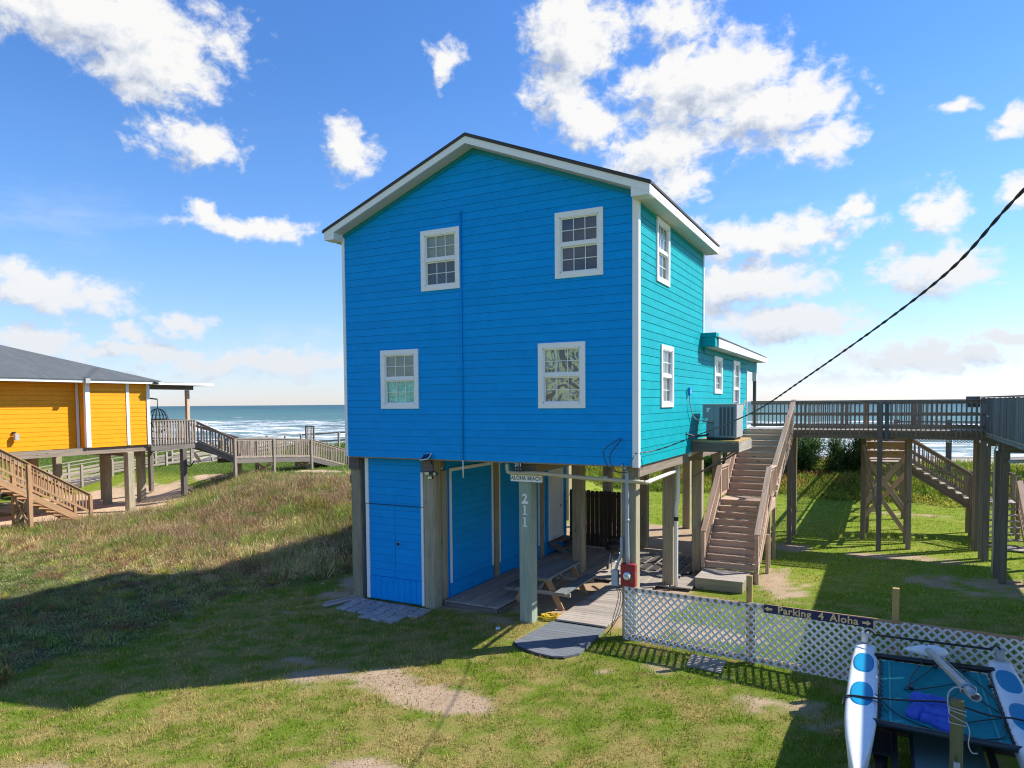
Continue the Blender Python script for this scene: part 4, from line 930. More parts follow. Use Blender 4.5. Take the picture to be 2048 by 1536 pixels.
bx('base_board', mst, -.06, 1.42, 5.93, 5.97, .02, .30, st); 
flight(st, mst, SX0, SX1, 5.98, .30, 10, .16, .235)
zl = .30+.16*10
bx('landing_board', mst, -.02, 1.36, 8.10, 8.42, zl-.036, zl, st); bx('landing_board', mst, -.02, 1.36, 8.43, 8.75, zl-.036, zl, st); bx('landing_board', mst, -.02, 1.36, 8.76, 9.16, zl-.036, zl, st)
RU = (3.85-zl)/11
flight(st, mst, SX0, SX1+.12, 9.15, zl, 11, RU, .26)
for x in (-.02, 1.34):
    beam('stringer', mst, (x, 5.96, .10), (x, 8.15, zl-.16), .038, .26, st); beam('stringer', mst, (x, 9.1, zl-.16), (x+(.24 if x > 1 else 0), 12.0, 3.68), .038, .26, st); bx('landing_joist', mst, x-.019, x+.019, 8.1, 9.2, zl-.26, zl-.037, st)
bx('landing_fascia', mst, 1.365, 1.40, 8.0, 9.3, zl-.30, zl+.02, st); 
HR = .93
for x, sgn in ((-.03, -1), (1.36, 1)):
    bx('newel_post', mst, x-.045, x+.045, 5.9-.02, 5.985, .302, 1.25, st, .006)
    for y in (8.12, 9.22): bx('newel_post', mst, x-.045, x+.045, y-.045, y+.045, .0 if x > 1 else zl-.3, zl+HR, st, .006)
    if x > 1: bx('support_post', mst, x+.04, x+.13, 7.2, 7.29, 0, 1.1, st, .006)
    rail(st, mst, (x, 5.94, .33), (x, 8.12, zl+.05), HR, 17, capw=.15, low=.16); rail(st, mst, (x, 8.12, zl), (x, 9.22, zl), HR, 7, capw=.15); rail(st, mst, (x, 9.22, zl), (x+(.24 if x > 1 else 0), 12.0, 3.88), HR, 19, capw=.15, low=.16)
bx('foot_block', mst, 1.30, 1.42, 5.86, 5.929, .0, .29, st); bx('foot_block', mst, -.06, .02, 5.86, 5.929, .02, .29, st)
beam('lower_handrail', M_['white'] if False else mst, (1.44, 5.98, .55), (1.44, 8.3, 2.18), .03, .08, st, bev=0)
# low timber box step at the foot
bs = thing('box_step', (.68, 5.3, 0), 'low timber box step with pale boards at the foot of the staircase', 'step')
for i in range(5): bx('plank', M_['deck'], .02, 1.22, 4.72+i*.222, 4.72+i*.222+.216, .27, .305, bs)
bx('frame_side', M_['post'], .03, 1.2, 4.73, 4.765, .01, .268, bs); bx('frame_side', M_['post'], .03, .065, 4.77, 5.82, .01, .268, bs); bx('frame_side', M_['post'], 1.165, 1.2, 4.77, 5.82, .01, .268, bs)

# ---------------- elevated walkway to the right ----------------
wk = thing('elevated_walkway', (4.2, 12.7, 0), 'weathered elevated walkway with baluster railings running right from the stair top', 'walkway')
mg = M_['brownrail']; DZ = 3.85
for i in range(44): bx('deck_plank', M_['deck'], -.02+i*.1595, .13+i*.1595, 12.0, 13.55, DZ-.036, DZ, wk, 0)
bx('rim_joist', mg, 1.5, 6.98, 12.02, 12.06, DZ-.28, DZ-.037, wk); bx('rim_joist', mg, -.0, 6.98, 13.5, 13.54, DZ-.28, DZ-.037, wk)
rail(wk, mg, (1.52, 11.98, DZ), (6.95, 11.98, DZ), .92, 41, mid=.5, off=(0, -.04, 0), under=.25, capw=.13, low=.1)
rail(wk, mg, (.0, 13.5, DZ), (6.95, 13.5, DZ), .92, 52, mid=.5, off=(0, .04, 0), capw=.13, low=.1)
for x, y in ((1.5, 11.95), (1.48, 13.6), (4.98, 13.62), (5.02, 12.6), (3.68, 13.62), (6.9, 13.5), (6.93, 11.95)):
    bx('piling', mg, x-.075, x+.075, y-.075, y+.075, -.3, DZ-.29 if x != 1.5 else DZ-.29, wk, .01)
bx('front_post', M_['greywood'], 4.10, 4.25, 11.80, 11.93, -.3, DZ+.90, wk, .01); bx('front_post', M_['bluegrey'], 4.30, 4.42, 11.83, 11.93, DZ-.35, DZ+.88, wk, .01)
for x in (3.0, 3.15, 5.15, 5.3): bx('rail_post', mg, x-.05, x+.05, 13.44, 13.56, DZ, DZ+.9, wk)
rail(wk, mg, (1.55, 12.0, DZ), (1.55, 12.0001, DZ), .9, 1) if False else None
beam('cross_brace', mg, (4.18, 12.75, .8), (3.7, 13.5, 3.3), .04, .14, wk)
for a, b in (((3.7, 13.72, 2.9), (4.95, 13.72, 1.1)), ((3.7, 13.78, 1.2), (4.95, 13.78, 2.9)), ((3.72, 13.85, 2.2), (4.95, 13.85, .35)), ((4.95, 13.95, 2.3), (3.7, 13.95, .75))): beam('cross_brace', M_['stair'], a, b, .15, .035, wk, (0, 1, 0))
# beach staircase tower beyond the walkway
tw = thing('beach_stairs', (5.5, 16.5, 0), 'switchback wooden stairs going down from the walkway to the right-hand lawn', 'stairs')
for i in range(7): bx('tread', M_['stair'], 3.75, 4.95, 13.62+i*.245, 13.86+i*.245, 3.66-i*.165, 3.70-i*.165, tw); bx('riser', M_['stair'], 3.77, 4.93, 13.60+i*.245, 13.618+i*.245, 3.60-i*.165, 3.82-i*.165, tw) if i % 2 else None
bx('platform', M_['deck'], 3.7, 5.1, 15.3, 16.7, 2.56, 2.6, tw)
for i in range(95): bx('deck_plank', M_['deck'], 3.62, 5.0, 16.72+i*.16, 16.87+i*.16, 2.562, 2.6, tw, 0)
for x in (3.6, 5.02):
    bx('joist', mg, x-.02, x+.02, 16.72, 31.9, 2.34, 2.56, tw)
rail(tw, mg, (3.58, 16.75, 2.6), (3.58, 31.9, 2.6), .92, 80); rail(tw, mg, (5.04, 17.0, 2.6), (5.04, 31.9, 2.6), .92, 80)
for y in (19.2, 21.8, 24.5, 27.2, 30.0):
    g0 = float(H(4.3, y))
    for x in (3.6, 5.02): bx('piling', mg, x-.07, x+.07, y-.07, y+.07, g0-.4, 3.5, tw, .01)
    beam('cross_brace', mg, (3.6, y-.1, g0+.3), (5.02, y-.1, 2.35), .14, .035, tw, (0, 1, 0)); beam('cross_brace', mg, (5.02, y-.15, g0+.3), (3.6, y-.15, 2.35), .14, .035, tw, (0, 1, 0))
for x in (3.74, 4.96): beam('stringer', mg, (x, 13.6, 3.66), (x, 15.35, 2.46), .04, .25, tw)
for i, (x, y) in enumerate(((3.78, 15.35), (5.05, 15.35), (3.78, 16.65), (5.05, 16.65))): bx('piling', mg, x-.06, x+.06, y-.06, y+.06, -.3, 2.56 if i < 2 else 3.5, tw, .01)
rail(tw, mg, (3.72, 16.68, 2.6), (5.1, 16.68, 2.6), .9, 8); rail(tw, mg, (3.72, 13.6, 3.85), (3.72, 15.3, 2.6), .9, 10); rail(tw, mg, (3.72, 15.3, 2.6), (3.72, 16.7, 2.6), .9, 8)
# second flight to the right
for i in range(8): bx('tread', M_['deck'], 5.1+i*.245, 5.1+i*.245+.25, 15.7, 16.7, 2.44-i*.16, 2.48-i*.16, tw)
for y in (15.68, 16.72): beam('stringer', mg, (5.05, y, 2.35), (7.05, y, 1.06), .04, .24, tw); rail(tw, mg, (5.08, y, 2.55), (7.0, y, 1.3), .9, 14, mid=.45)
for i in range(9): bx('landing_plank', M_['deck'], 7.05+i*.14, 7.18+i*.14, 15.7, 16.9, 1.24, 1.28, tw)
for x, y in ((7.0, 15.7), (7.0, 16.75), (8.35, 16.75), (8.35, 15.7)): bx('piling', mg, x-.06, x+.06, y-.06, y+.06, -.2, 2.2, tw, .01)
rail(tw, mg, (7.05, 16.9, 1.28), (8.35, 16.9, 1.28), .9, 10, mid=.45)
for i in range(7): bx('tread', M_['deck'], 7.2, 8.3, 15.66-i*.24-.25, 15.66-i*.24, 1.06-i*.17, 1.1-i*.17, tw)
for x in (7.14, 8.36): beam('stringer', M_['stair'], (x, 15.7, 1.05), (x, 14.0, -.05), .04, .22, tw); rail(tw, M_['stair'], (x, 15.6, 1.15), (x, 14.0, .1), .88, 8, capw=.17); bx('newel_post', M_['stair'], x-.05, x+.05, 13.93, 14.03, -.1, .95, tw)
# plank path on the lawn
pp = thing('plank_path', (8.8, 14.5, 0), 'grey boardwalk strip lying on the lawn behind the right-hand posts', 'path')
for i in range(14): 
    o = Vector((7.9, 13.9, .05)); d = Vector((.98, -.2, 0)); p = o+d*(i*.15)
    beam('plank', M_['deck'], p+Vector((-.1, -.45, 0)), p+Vector((.1, .45, 0)), .14, .04, pp)

# ---------------- neighbour's deck at the right ----------------
nb = thing('neighbour_deck', (8.5, 5, 0), 'raised deck with a solid wall of blue grey vertical boards at the right edge', 'deck')
y = 13.6; i = 0
while y > -4.2:
    wv = .135+.008*(i % 3); j = rnd.uniform(-.006, .006)
    bx('wall_board', M_['bluegrey'], 7.0+j, 7.022+j, y-wv, y, 3.80+rnd.uniform(-.01, .01), (4.84 if y > 3 else 4.43)+rnd.uniform(-.012, .012), nb, 0); y -= wv+(.03 if (y < 1 and i % 5 == 2) else .004); i += 1
bx('wall_cap', M_['bluegrey'], 6.96, 7.10, 3.0, 13.62, 4.855, 4.89, nb); bx('wall_cap', M_['bluegrey'], 6.96, 7.10, -4.2, 2.99, 4.445, 4.475, nb); bx('edge_board', M_['bluegrey'], 6.97, 6.996, -4.2, 13.6, 3.68, 3.798, nb); bx('edge_trim', M_['pvc'], 6.965, 6.985, -4.2, 13.6, 3.80, 3.815, nb)
bx('deck_floor', M_['greywood'], 7.03, 10.5, -4.2, 13.58, 3.72, 3.80, nb); bx('end_rail_board', M_['bluegrey'], 6.6, 6.98, 13.56, 13.6, 4.55, 4.9, nb)
for y in (-3.9, -.2, 3.2, 8.75, 9.45, 11.6, 13.25): bx('beam', M_['greywood'], 7.0, 10.4, y-.08, y+.08, 3.42, 3.678, nb)
for x, y in ((6.97, 13.26), (6.99, 11.62), (7.02, 9.42), (7.06, 8.74), (7.62, 8.76), (8.9, 13.26), (8.9, 11.6), (10.2, 9.4), (9.0, 3.2), (10.2, 3.2), (9.2, -.2), (10.2, -3.9)): bx('piling', M_['greywood'], x-.085, x+.085, y-.085, y+.085, -.3, 3.42, nb, .01)
tube('drain_pipe', M_['pvc'], bez([(6.95, 9.2, 3.6), (6.9, 9.25, 3.45), (6.9, 9.3, 3.1), (6.9, 9.3, .1)], 5), .022, nb, 8); tube('drain_pipe', M_['conduit'], [(7.12, 8.6, 3.2), (7.62, 8.6, 3.22)], .05, nb, 8)
tube('support_pole', M_['galv'], [(7.46, 7.9, -.1), (7.46, 7.9, 3.6)], .02, nb, 8)
bx('wall_cleat', M_['pvcw'], 6.96, 6.995, 11.55, 11.63, 4.28, 4.33, nb)
bn = thing('deck_bench', (9.5, 16, 3.8), 'dark bench back showing above the neighbour deck wall at the right edge', 'bench')
bx('back_board', M_['greywood'], 8.0, 9.3, 12.0, 12.05, 4.93, 5.06, bn); bx('frame_end', M_['bluegrey'], 7.95, 7.99, 11.95, 12.1, 3.8, 5.1, bn); bx('frame_end', M_['bluegrey'], 9.3, 9.34, 11.95, 12.1, 3.8, 5.1, bn); bx('seat', M_['pvcw'], 8.0, 9.3, 11.5, 11.98, 4.25, 4.3, bn)
for x in (8.02, 9.26): bx('leg', M_['greywood'], x, x+.04, 11.52, 11.56, 3.80, 4.25, bn)
bx('top_rail', M_['pvcw'], 8.0, 9.3, 11.9, 11.94, 4.9, 4.925, bn)
# far pier with lattice
def lattice(root, o, u, L, z0, z1, pitch, wd, mat, th=.008, name='slat'):
    # crossed 45 degree slats clipped to the rectangle; o: origin, u: unit direction
    u = Vector(u).normalized(); nrm = Vector((u.y, -u.x, 0)); hgt = z1-z0; hw = wd*.7071
    for s in (1, -1):
        k = -hgt if s > 0 else 0.
        t = -hgt+pitch*.5 if s > 0 else pitch*.5
        while t < L+(0 if s > 0 else hgt):
            # centre line: s=1: x=t+z ; s=-1: x=t-z
            pts = []
            def X(zz): return t+zz if s > 0 else t-zz
            poly = [(X(0)-hw, 0), (X(0)+hw, 0), (X(hgt)+hw, hgt), (X(hgt)-hw, hgt)]
            def clip(P, f, inter):
                out = []
                for i in range(len(P)):
                    a, b = P[i-1], P[i]; fa, fb = f(a), f(b)
                    if fa != fb: out.append(inter(a, b))
                    if fb: out.append(b)
                return out
            def ix(c): return lambda a, b: (c, a[1]+(b[1]-a[1])*(c-a[0])/(b[0]-a[0]))
            poly = clip(poly, lambda p: p[0] >= 0, ix(0.)); poly = clip(poly, lambda p: p[0] <= L, ix(L)) if poly else poly
            if len(poly) >= 3:
                n = len(poly); dn = .0 if s > 0 else th+.0005; v = []
                for d in (dn, dn+th):
                    for a, b in poly: q = Vector(o)+u*a+nrm*d; v.append((q.x, q.y, z0+b+q.z))
                f = [tuple(range(n)), tuple(reversed(range(n, 2*n)))]+[(i, i+n, (i+1) % n+n, (i+1) % n) for i in range(n)]
                mk(name, pymesh(name, v, f, mat), I4, root)
            t += pitch
fp = thing('far_pier', (9, 30, 0), 'distant pier with white lattice sides crossing in front of the surf at right', 'pier')
bx('deck_edge', M_['bluegrey'], 4.8, 16, 30.05, 30.15, 2.86, 2.98, fp)
for x0 in (4.8, 7.5, 10.2): lattice(fp, (x0, 30, 0), (1, 0, 0), 2.4, 3.0, 3.6, .2, .04, M_['lattice']); 
for x0 in (4.8, 7.5): lattice(fp, (x0, 29.98, 0), (1, 0, 0), 2.6, 2.55, 2.86, .155, .045, M_['lattice'])
bx('top_rail', M_['bluegrey'], 4.8, 13, 30.05, 30.12, 3.6, 3.68, fp); bx('deck_floor', M_['greywood'], 4.8, 16, 30.16, 31.6, 2.8, 2.9, fp)
for x in (4.9, 7.35, 9.9, 13.0): bx('piling', M_['greywood'], x-.13, x+.13, 30.2, 30.46, -.3, 3.75, fp, .02)
for x, y in ((11.2, 26.2), (11.7, 26.5)): bx('piling', M_['greywood'], x-.12, x+.12, y-.12, y+.12, -.3, 3.5, fp, .02)
dp = thing('dark_stump', (-.2, 27.2, 1.0), 'short dark square post in the dune plants left of the walkway piles', 'post'); bx('shaft', M_['fence'], -.33, -.03, 27.1, 27.4, .6, 2.0, dp); bx('cap', M_['fence'], -.35, -.01, 27.08, 27.42, 2.0, 2.05, dp)

# ---------------- timber floors at ground level ----------------
fl = thing('timber_floor', (-1.5, 3, 0), 'pale plank walkway from the lawn ramp in under the house', 'boardwalk')
y = .52; 
while y < 4.25: bx('plank', M_['deck'], -2.02+.02*rnd.random(), -.86+.02*rnd.random(), y, y+.135, .075, .11, fl, .003); y += .141
for x in (-1.95, -1.4, -.92): bx('joist', M_['greywood'], x-.02, x+.02, .54, 4.2, .0, .074, fl, 0)
f2 = thing('timber_floor', (-1.5, 6.5, 0), 'large shaded plank floor around the barbecue and back steps', 'boardwalk')
for i in range(30): bx('plank', M_['deck'], -4.88+i*.144, -4.88+i*.144+.138, 4.35, 8.1, .06, .095, f2, .003)
f3 = thing('timber_floor', (-.4, 4.9, 0), 'short plank floor reaching across to the box step', 'boardwalk')
for i in range(8): bx('plank', M_['deck'], -.52+.01*(i % 2), .015, 4.36+i*.17, 4.36+i*.17+.163, .06, .095, f3, .003)
for k, (x0, y0) in enumerate(((-.5, 5.8), (-.5, 6.9))):
    tl = thing('deck_tile', (x0+.2, y0+.4, 0), 'dark slatted wooden pallet lying beside the staircase, %s one' % ('nearer', 'farther')[k], 'pallet')
    for i in range(7): bx('slat', M_['greywood'], x0-1.6+i*.3, x0-1.6+i*.3+.2, y0, y0+1.0, .10+.001*k, .125+.001*k, tl, 0)
f4 = thing('plank_platform', (-4.1, 1.2, 0), 'grey weathered plank platform in shade beside the blue storage wall', 'platform')
for i in range(10): beam('plank', M_['deck'], (-4.86+i*.145, .62+.0*i, .12), (-4.86+i*.145, 4.28, .12), .139, .035, f4)
bx('frame_end', M_['greywood'], -4.93, -3.48, .58, .62, .0, .10, f4); bx('frame_side', M_['greywood'], -3.475, -3.44, .62, 4.2, .0, .10, f4)
# dark composite ramp on the lawn
rp = thing('entry_ramp', (-1.55, -.5, 0), 'dark grey composite board mat with a curved front edge on the lawn', 'mat')
ramp_poly = [(-2.22, -1.02), (-2.02, -1.2), (-1.57, -1.38), (-1.2, -1.42), (-.98, -1.33), (-.80, -1.05), (-.86, .47), (-2.06, .47)]
def clip_y(P, c, s_):
    out = []
    for i in range(len(P)):
        a, b = P[i-1], P[i]; fa, fb = s_*(a[1]-c) >= 0, s_*(b[1]-c) >= 0
        if fa != fb: t = (c-a[1])/(b[1]-a[1]); out.append((a[0]+(b[0]-a[0])*t, c))
        if fb: out.append(b)
    return out
v0 = -1.5
while v0 < .46:
    Q = clip_y(clip_y(ramp_poly, v0, 1), v0+.132, -1)
    if len(Q) >= 3:
        n = len(Q); vv = [(a, b, .005) for a, b in Q]+[(a, b, .045+.012*(b+1.4)) for a, b in Q]
        mk('board', pymesh('board', vv, [tuple(reversed(range(n))), tuple(range(n, 2*n))]+[(i, (i+1) % n, (i+1) % n+n, i+n) for i in range(n)], M_['composite']), I4, rp)
    v0 += .1385
pts = [(-2.24, -1.0, .02), (-2.03, -1.21, .02), (-1.57, -1.40, .02), (-1.2, -1.44, .02), (-.98, -1.35, .02)]
tube('edge_strip', M_['black'], bez(pts, 6), .022, rp, 6)
# pavers by the storage door
pv = thing('paver_pad', (-6.4, -.3, 0), 'pad of square concrete pavers in front of the blue storage doors', 'paving')
for r in range(3):
    for c in range(7 if r < 2 else 6):
        x = -7.0+c*.315+r*.04+rnd.uniform(-.01, .01); y = .02-r*.315+rnd.uniform(-.012, .012)-c*.012
        o = beam('paver', M_['paver'], (x-.14, y-.0, .02+rnd.uniform(-.004, .005)), (x+.14, y-.012, .02+rnd.uniform(-.004, .005)), .282, .05, pv, bev=.006)
for k in range(2): beam('edge_plank', M_['deck'], (-7.45-.14*k, -.75+.2*k, .03), (-7.12-.14*k, .28+.1*k, .03), .12, .04, pv)
for c in range(2): beam('paver', M_['paver'], (-5.1, -.36+c*.32-.15, .02), (-5.1, -.36+c*.32+.14, .02), .28, .05, pv, bev=.006)
for c in range(3): beam('paver', M_['paver'], (-6.0+c*.33-.15, -.94, .02), (-6.0+c*.33+.15, -.95, .02), .26, .05, pv, bev=.006)
gd = thing('wooden_grate', (1.5, -.55, 0), 'small grey slatted wooden grate on the grass at the foot of the lattice', 'grate')
for i in range(9): beam('slat', M_['deck'], (1.14, -.30-i*.052, .09-i*.009), (1.78, -.38-i*.052, .09-i*.009), .035, .02, gd, bev=0)
for x in (1.2, 1.7): beam('bearer', M_['greywood'], (x, -.33, .06), (x, -.82, -.02), .04, .03, gd, bev=0)
# back steps
bk = thing('back_steps', (-4.6, 7.2, 0), 'small dark wooden steps below the white panelled door', 'steps')
for i, (x1, z1) in enumerate(((-4.62, .50), (-4.34, .31))): bx('tread', M_['greywood'], x1-.3, x1+.02, 6.7, 7.7, z1-.04, z1, bk)
for y in (6.74, 7.66): beam('stringer', M_['greywood'], (-4.98, y, .42), (-4.25, y, .06), .04, .2, bk)
# wood screen fence
wf = thing('picket_screen', (-4.0, 8.25, 0), 'dark brown dog-eared picket fence standing under the house', 'fence')
for i in range(14):
    x = -4.93+i*.148; h = 1.93+rnd.uniform(-.015, .015); wv = .138
    v = []; 
    for yy in (8.24, 8.26): v += [(x, yy, .1), (x+wv, yy, .1), (x+wv, yy, h-.035), (x+wv-.03, yy, h), (x+.03, yy, h), (x, yy, h-.035)]
    me = pymesh('picket', [(p[2], p[0]-x, p[1]-8.25) for p in v], [(0, 1, 2, 3, 4, 5), (11, 10, 9, 8, 7, 6)]+[(i_, (i_+1) % 6, (i_+1) % 6+6, i_+6) for i_ in range(6)], M_['fence'])
    M = Matrix(((0, 1, 0), (0, 0, 1), (1, 0, 0))).to_4x4(); M.translation = (x, 8.25, 0); mk('picket', me, M, wf)
for z in (.4, 1.72): bx('fence_rail', M_['fence'], -4.95, -2.86, 8.262, 8.30, z, z+.09, wf)
for x in (-4.9, -2.9): bx('fence_post', M_['fence'], x-.05, x+.05, 8.31, 8.41, -.2, 1.9, wf)

# ---------------- lattice fence with the parking sign ----------------
lf = thing('lattice_fence', (2.1, -.1, 0), 'white diagonal lattice fence on a timber frame in front of the yard', 'fence')
A = Vector((-.28, .06, 0)); B = Vector((2.15, -.13, 0)); D_ = Vector((6.3, -.62, 0)); u1 = (B-A).normalized(); u2 = (D_-B).normalized()
lattice(lf, A, u1, (B-A).length-.005, .06, 1.13, .1425, .037, M_['lattice']); lattice(lf, B+u2*.005, u2, 2.40, .06, 1.16, .1425, .037, M_['lattice']); lattice(lf, B+u2*2.412, u2, 2.1, .08, 1.2, .1425, .037, M_['lattice'])
nb1 = Vector((-u1.y, u1.x, 0)); nb2 = Vector((-u2.y, u2.x, 0))
beam('top_rail', M_['tan'], A+nb1*.025+Vector((0, 0, 1.08)), B+nb1*.025+Vector((0, 0, 1.09)), .035, .09, lf); beam('bottom_rail', M_['tan'], A+nb1*.025+Vector((0, 0, .13)), B+nb1*.025+Vector((0, 0, .12)), .035, .09, lf)
beam('top_rail', M_['tan'], B+nb2*.025+Vector((0, 0, 1.10)), D_+nb2*.025+Vector((0, 0, 1.20)), .035, .09, lf); beam('bottom_rail', M_['tan'], B+nb2*.025+Vector((0, 0, .12)), D_+nb2*.025+Vector((0, 0, .16)), .035, .09, lf)
for x, yy, h, nm in ((2.12, -.055, 1.62, 'fence_post'), (4.47, -.33, 1.72, 'fence_post')): bx(nm, M_['yellowpine'], x-.05, x+.05, yy, yy+.09, -.3, h, lf, .006)
bx('seam_post', M_['greywood'], 2.18, 2.24, -.13, -.07, 0, 1.08, lf)
ps = thing('parking_sign', (3.25, -.28, 1.1), 'long narrow navy board reading Parking 4 Aloha with gold arrows on the lattice', 'sign')
oA = B+u2*.25-nb2*.022; Ls = 1.76; ctr = oA+u2*(Ls/2)+Vector((0, 0, 1.10))
Ms = Matrix((u2, Vector((0, 0, 1)), -nb2)).transposed().to_4x4()
tilt = Matrix.Rotation(radians(.6), 4, 'Z')
Mb = Matrix.Translation(ctr) @ Ms @ tilt
sb = mk('sign_board', boxmesh('sign_board', Ls, .15, .014, M_['navy'], .003), Mb, ps)
for wd_, xx in (('Parking', -.36), ('4', .08), ('Aloha', .44)): text_obj('word', wd_, M_['gold'], .175, Mb @ Matrix.Translation((xx, .002, .009)), sb, .004, .001, 1.0, 1.08)
def arrow(x, s):
    v = [(x+s*.065, 0, 0), (x, .045, 0), (x, .02, 0), (x-s*.07, .02, 0), (x-s*.07, -.02, 0), (x, -.02, 0), (x, -.045, 0)]
    vv = v+[(a, b, .002) for a, b, c in v]; n = 7
    f = [tuple(range(n, 2*n)) if s < 0 else tuple(reversed(range(n, 2*n)))]+[(i, (i+1) % n, (i+1) % n+n, i+n) for i in range(n)]
    mk('arrow', pymesh('arrow', vv, f, M_['gold']), Mb @ Matrix.Translation((0, 0, .0085)), sb)
arrow(-.80, -1); arrow(.79, 1)
beam('end_cleat', M_['gold'], ctr+u2*(Ls/2+.02)-Vector((0, 0, .09)), ctr+u2*(Ls/2+.02)+Vector((0, 0, .05)), .025, .02, ps, (0, -1, 0))

# ---------------- picnic table, grill, cord ----------------
pt = thing('picnic_table', (-2.95, 2.1, 0), 'weathered wooden picnic table with attached benches under the house', 'picnic table')
ty0, ty1, tx = 1.25, 3.2, -2.88
for i in range(5): bx('top_plank', M_['bluegrey'], tx-.37+i*.15, tx-.37+i*.15+.145, ty0, ty1, .74, .778, pt)
for s in (-1, 1):
    xb = tx+s*.66
    for i in range(2): bx('bench_plank', M_['bluegrey'], xb-.14+i*.142, xb-.14+i*.142+.137, ty0-.02, ty1+.02, .44, .478, pt)
for y in (ty0+.22, ty1-.25):
    bx('bench_support', M_['deck'], tx-.84, tx+.84, y-.045, y-.005, .345, .438, pt); bx('top_cleat', M_['deck'], tx-.36, tx+.36, y-.045, y-.005, .65, .738, pt)
    for s in (-1, 1): beam('leg', M_['tan'], (tx+s*.22, y+.02, .735), (tx+s*.60, y+.02, .0), .14, .04, pt, (0, 1, 0))
beam('brace', M_['deck'], (tx, ty0+.3, .40), (tx, ty0+.75, .70), .07, .035, pt); beam('brace', M_['deck'], (tx, ty1-.3, .40), (tx, ty1-.75, .70), .07, .035, pt)
gr = thing('kettle_grill', (-2.35, 5.3, .1), 'black kettle barbecue on thin metal legs behind the picnic table', 'grill')
Mg = Matrix.Translation((-2.35, 5.3, .78))
lathe('bowl', M_['black'], [(0, -.2), (.12, -.17), (.21, -.1), (.265, 0)], Mg, gr, 24); lathe('lid', M_['black'], [(.27, .005), (.26, .07), (.20, .14), (.1, .175), (.0, .18)], Mg, gr, 24)
tube('lid_handle', M_['black'], bez([(-2.43, 5.3, .955), (-2.4, 5.3, 1.01), (-2.3, 5.3, 1.01), (-2.27, 5.3, .955)], 4), .012, gr, 6)
for a in (30, 150, 270): tube('leg', M_['galv'], [(-2.35+.14*cos(radians(a)), 5.3+.14*sin(radians(a)), .63), (-2.35+.26*cos(radians(a)), 5.3+.26*sin(radians(a)), .1)], .012, gr, 6)
lathe('ash_tray', M_['galv'], [(.0, 0), (.13, .01), (.135, .02)], Matrix.Translation((-2.35, 5.3, .36)), gr, 16)
for a in (150, 30): lathe('wheel', M_['black'], [(.07, -.02), (.07, .02)], Matrix.Translation((-2.35+.27*cos(radians(a)), 5.3+.27*sin(radians(a)), .165)) @ Matrix.Rotation(pi/2, 4, 'Y'), gr, 16)
yc = thing('extension_cord', (-2.2, .75, 0), 'yellow electric cord coiled on the ground behind the green post', 'cord')
pts = []
for i in range(150):
    a = i*.34; r = .20+.05*sin(i*.9)+.03*sin(i*.23); pts.append((-2.22+r*cos(a)*1.0+.04*sin(i*.11), .78+r*sin(a)*.75, .02+i*.0006+.012*sin(i*1.3)))
tube('coil', M_['yellow'], pts, .0085, yc, 6); tube('coil', M_['yellow'], bez([(-2.3, .6, .03), (-2.05, .7, .05), (-1.95, .85, .04), (-2.1, .98, .03)], 8), .0085, yc, 6)
lb = thing('hanging_lamp', (-2.25, 4.75, 3.1), 'small white bulb lamp hanging from the beam beside the post', 'lamp')
tube('lamp_holder', M_['pvcw'], [(-3.0, 4.9, 3.23), (-3.0, 4.9, 3.13)], .03, lb, 10); lathe('bulb', M_['pvcw'], [(.0, -.07), (.03, -.06), (.045, -.03), (.035, .02), (.02, .04)], Matrix.Translation((-3.0, 4.9, 3.1)), lb, 14)

# ---------------- orange house at the left ----------------
oh = thing('orange_house', (-30, 0, 0), 'orange clapboard beach house on pilings with a grey shingle roof at left', 'house')
OZ, OT = 3.02, 5.84
oc = 15; ox = (OT-OZ)/oc
def olap(xf, y0, y1):
    for i in range(oc): lap('S', y0, y1, OZ+i*ox, OZ+(i+1)*ox-.012, M_['orange'], oh, xf)
olap(-26.6, -9, 5.0); olap(-26.1, 5.33, 8.02)
bx('wall_core', M_['orange'], -36, -26.63, -9, 8.0, OZ, OT, oh, 0); bx('wall_core', M_['orange'], -26.7, -26.13, 5.18, 8.0, OZ, OT, oh, 0)
for i in range(oc): lap('F', -26.6, -26.1, OZ+i*ox, OZ+(i+1)*ox-.012, M_['orange'], oh, -5.17)
bx('corner_board', M_['white'], -26.6, -26.57, 5.02, 5.14, OZ, OT, oh); bx('corner_board', M_['white'], -26.22, -26.07, 5.13, 5.165, OZ+.02, OT, oh); bx('corner_board', M_['white'], -26.095, -26.06, 5.166, 5.32, OZ+.02, OT, oh)
bx('trim_board', M_['white'], -26.09, -26.06, 6.98, 7.12, OZ+.02, OT, oh); bx('corner_board', M_['white'], -26.09, -26.05, 7.98, 8.14, OZ, OT, oh)
bx('eave_soffit', M_['soffit'], -26.65, -25.75, -9.5, 8.4, OT, OT+.03, oh); bx('eave_soffit', M_['soffit'], -36, -26.7, 8.0, 8.4, OT, OT+.03, oh)
bx('fascia_board', M_['white'], -25.76, -25.72, -9.5, 8.4, OT-.02, OT+.13, oh); bx('fascia_board', M_['white'], -36.4, -25.77, 8.4, 8.44, OT-.02, OT+.13, oh)
rx = 5.4; rz = OT+.13; rt = rz+rx*.35
v = [(-25.68, -9.6, rz), (-25.68, 8.48, rz), (-36.5, 8.48, rz), (-36.5, -9.6, rz), (-31.1, 8.48-rx, rt), (-31.1, -9.6+rx, rt)]
v += [(a, b, c-.03) for a, b, c in v[:4]]
mk('roof', pymesh('roof', v, [(0, 1, 4, 5), (1, 2, 4), (2, 3, 5, 4), (3, 0, 5), (6, 7, 1, 0), (7, 8, 2, 1), (8, 9, 3, 2), (9, 6, 0, 3), (9, 8, 7, 6)], M_['shingleg']), I4, oh)
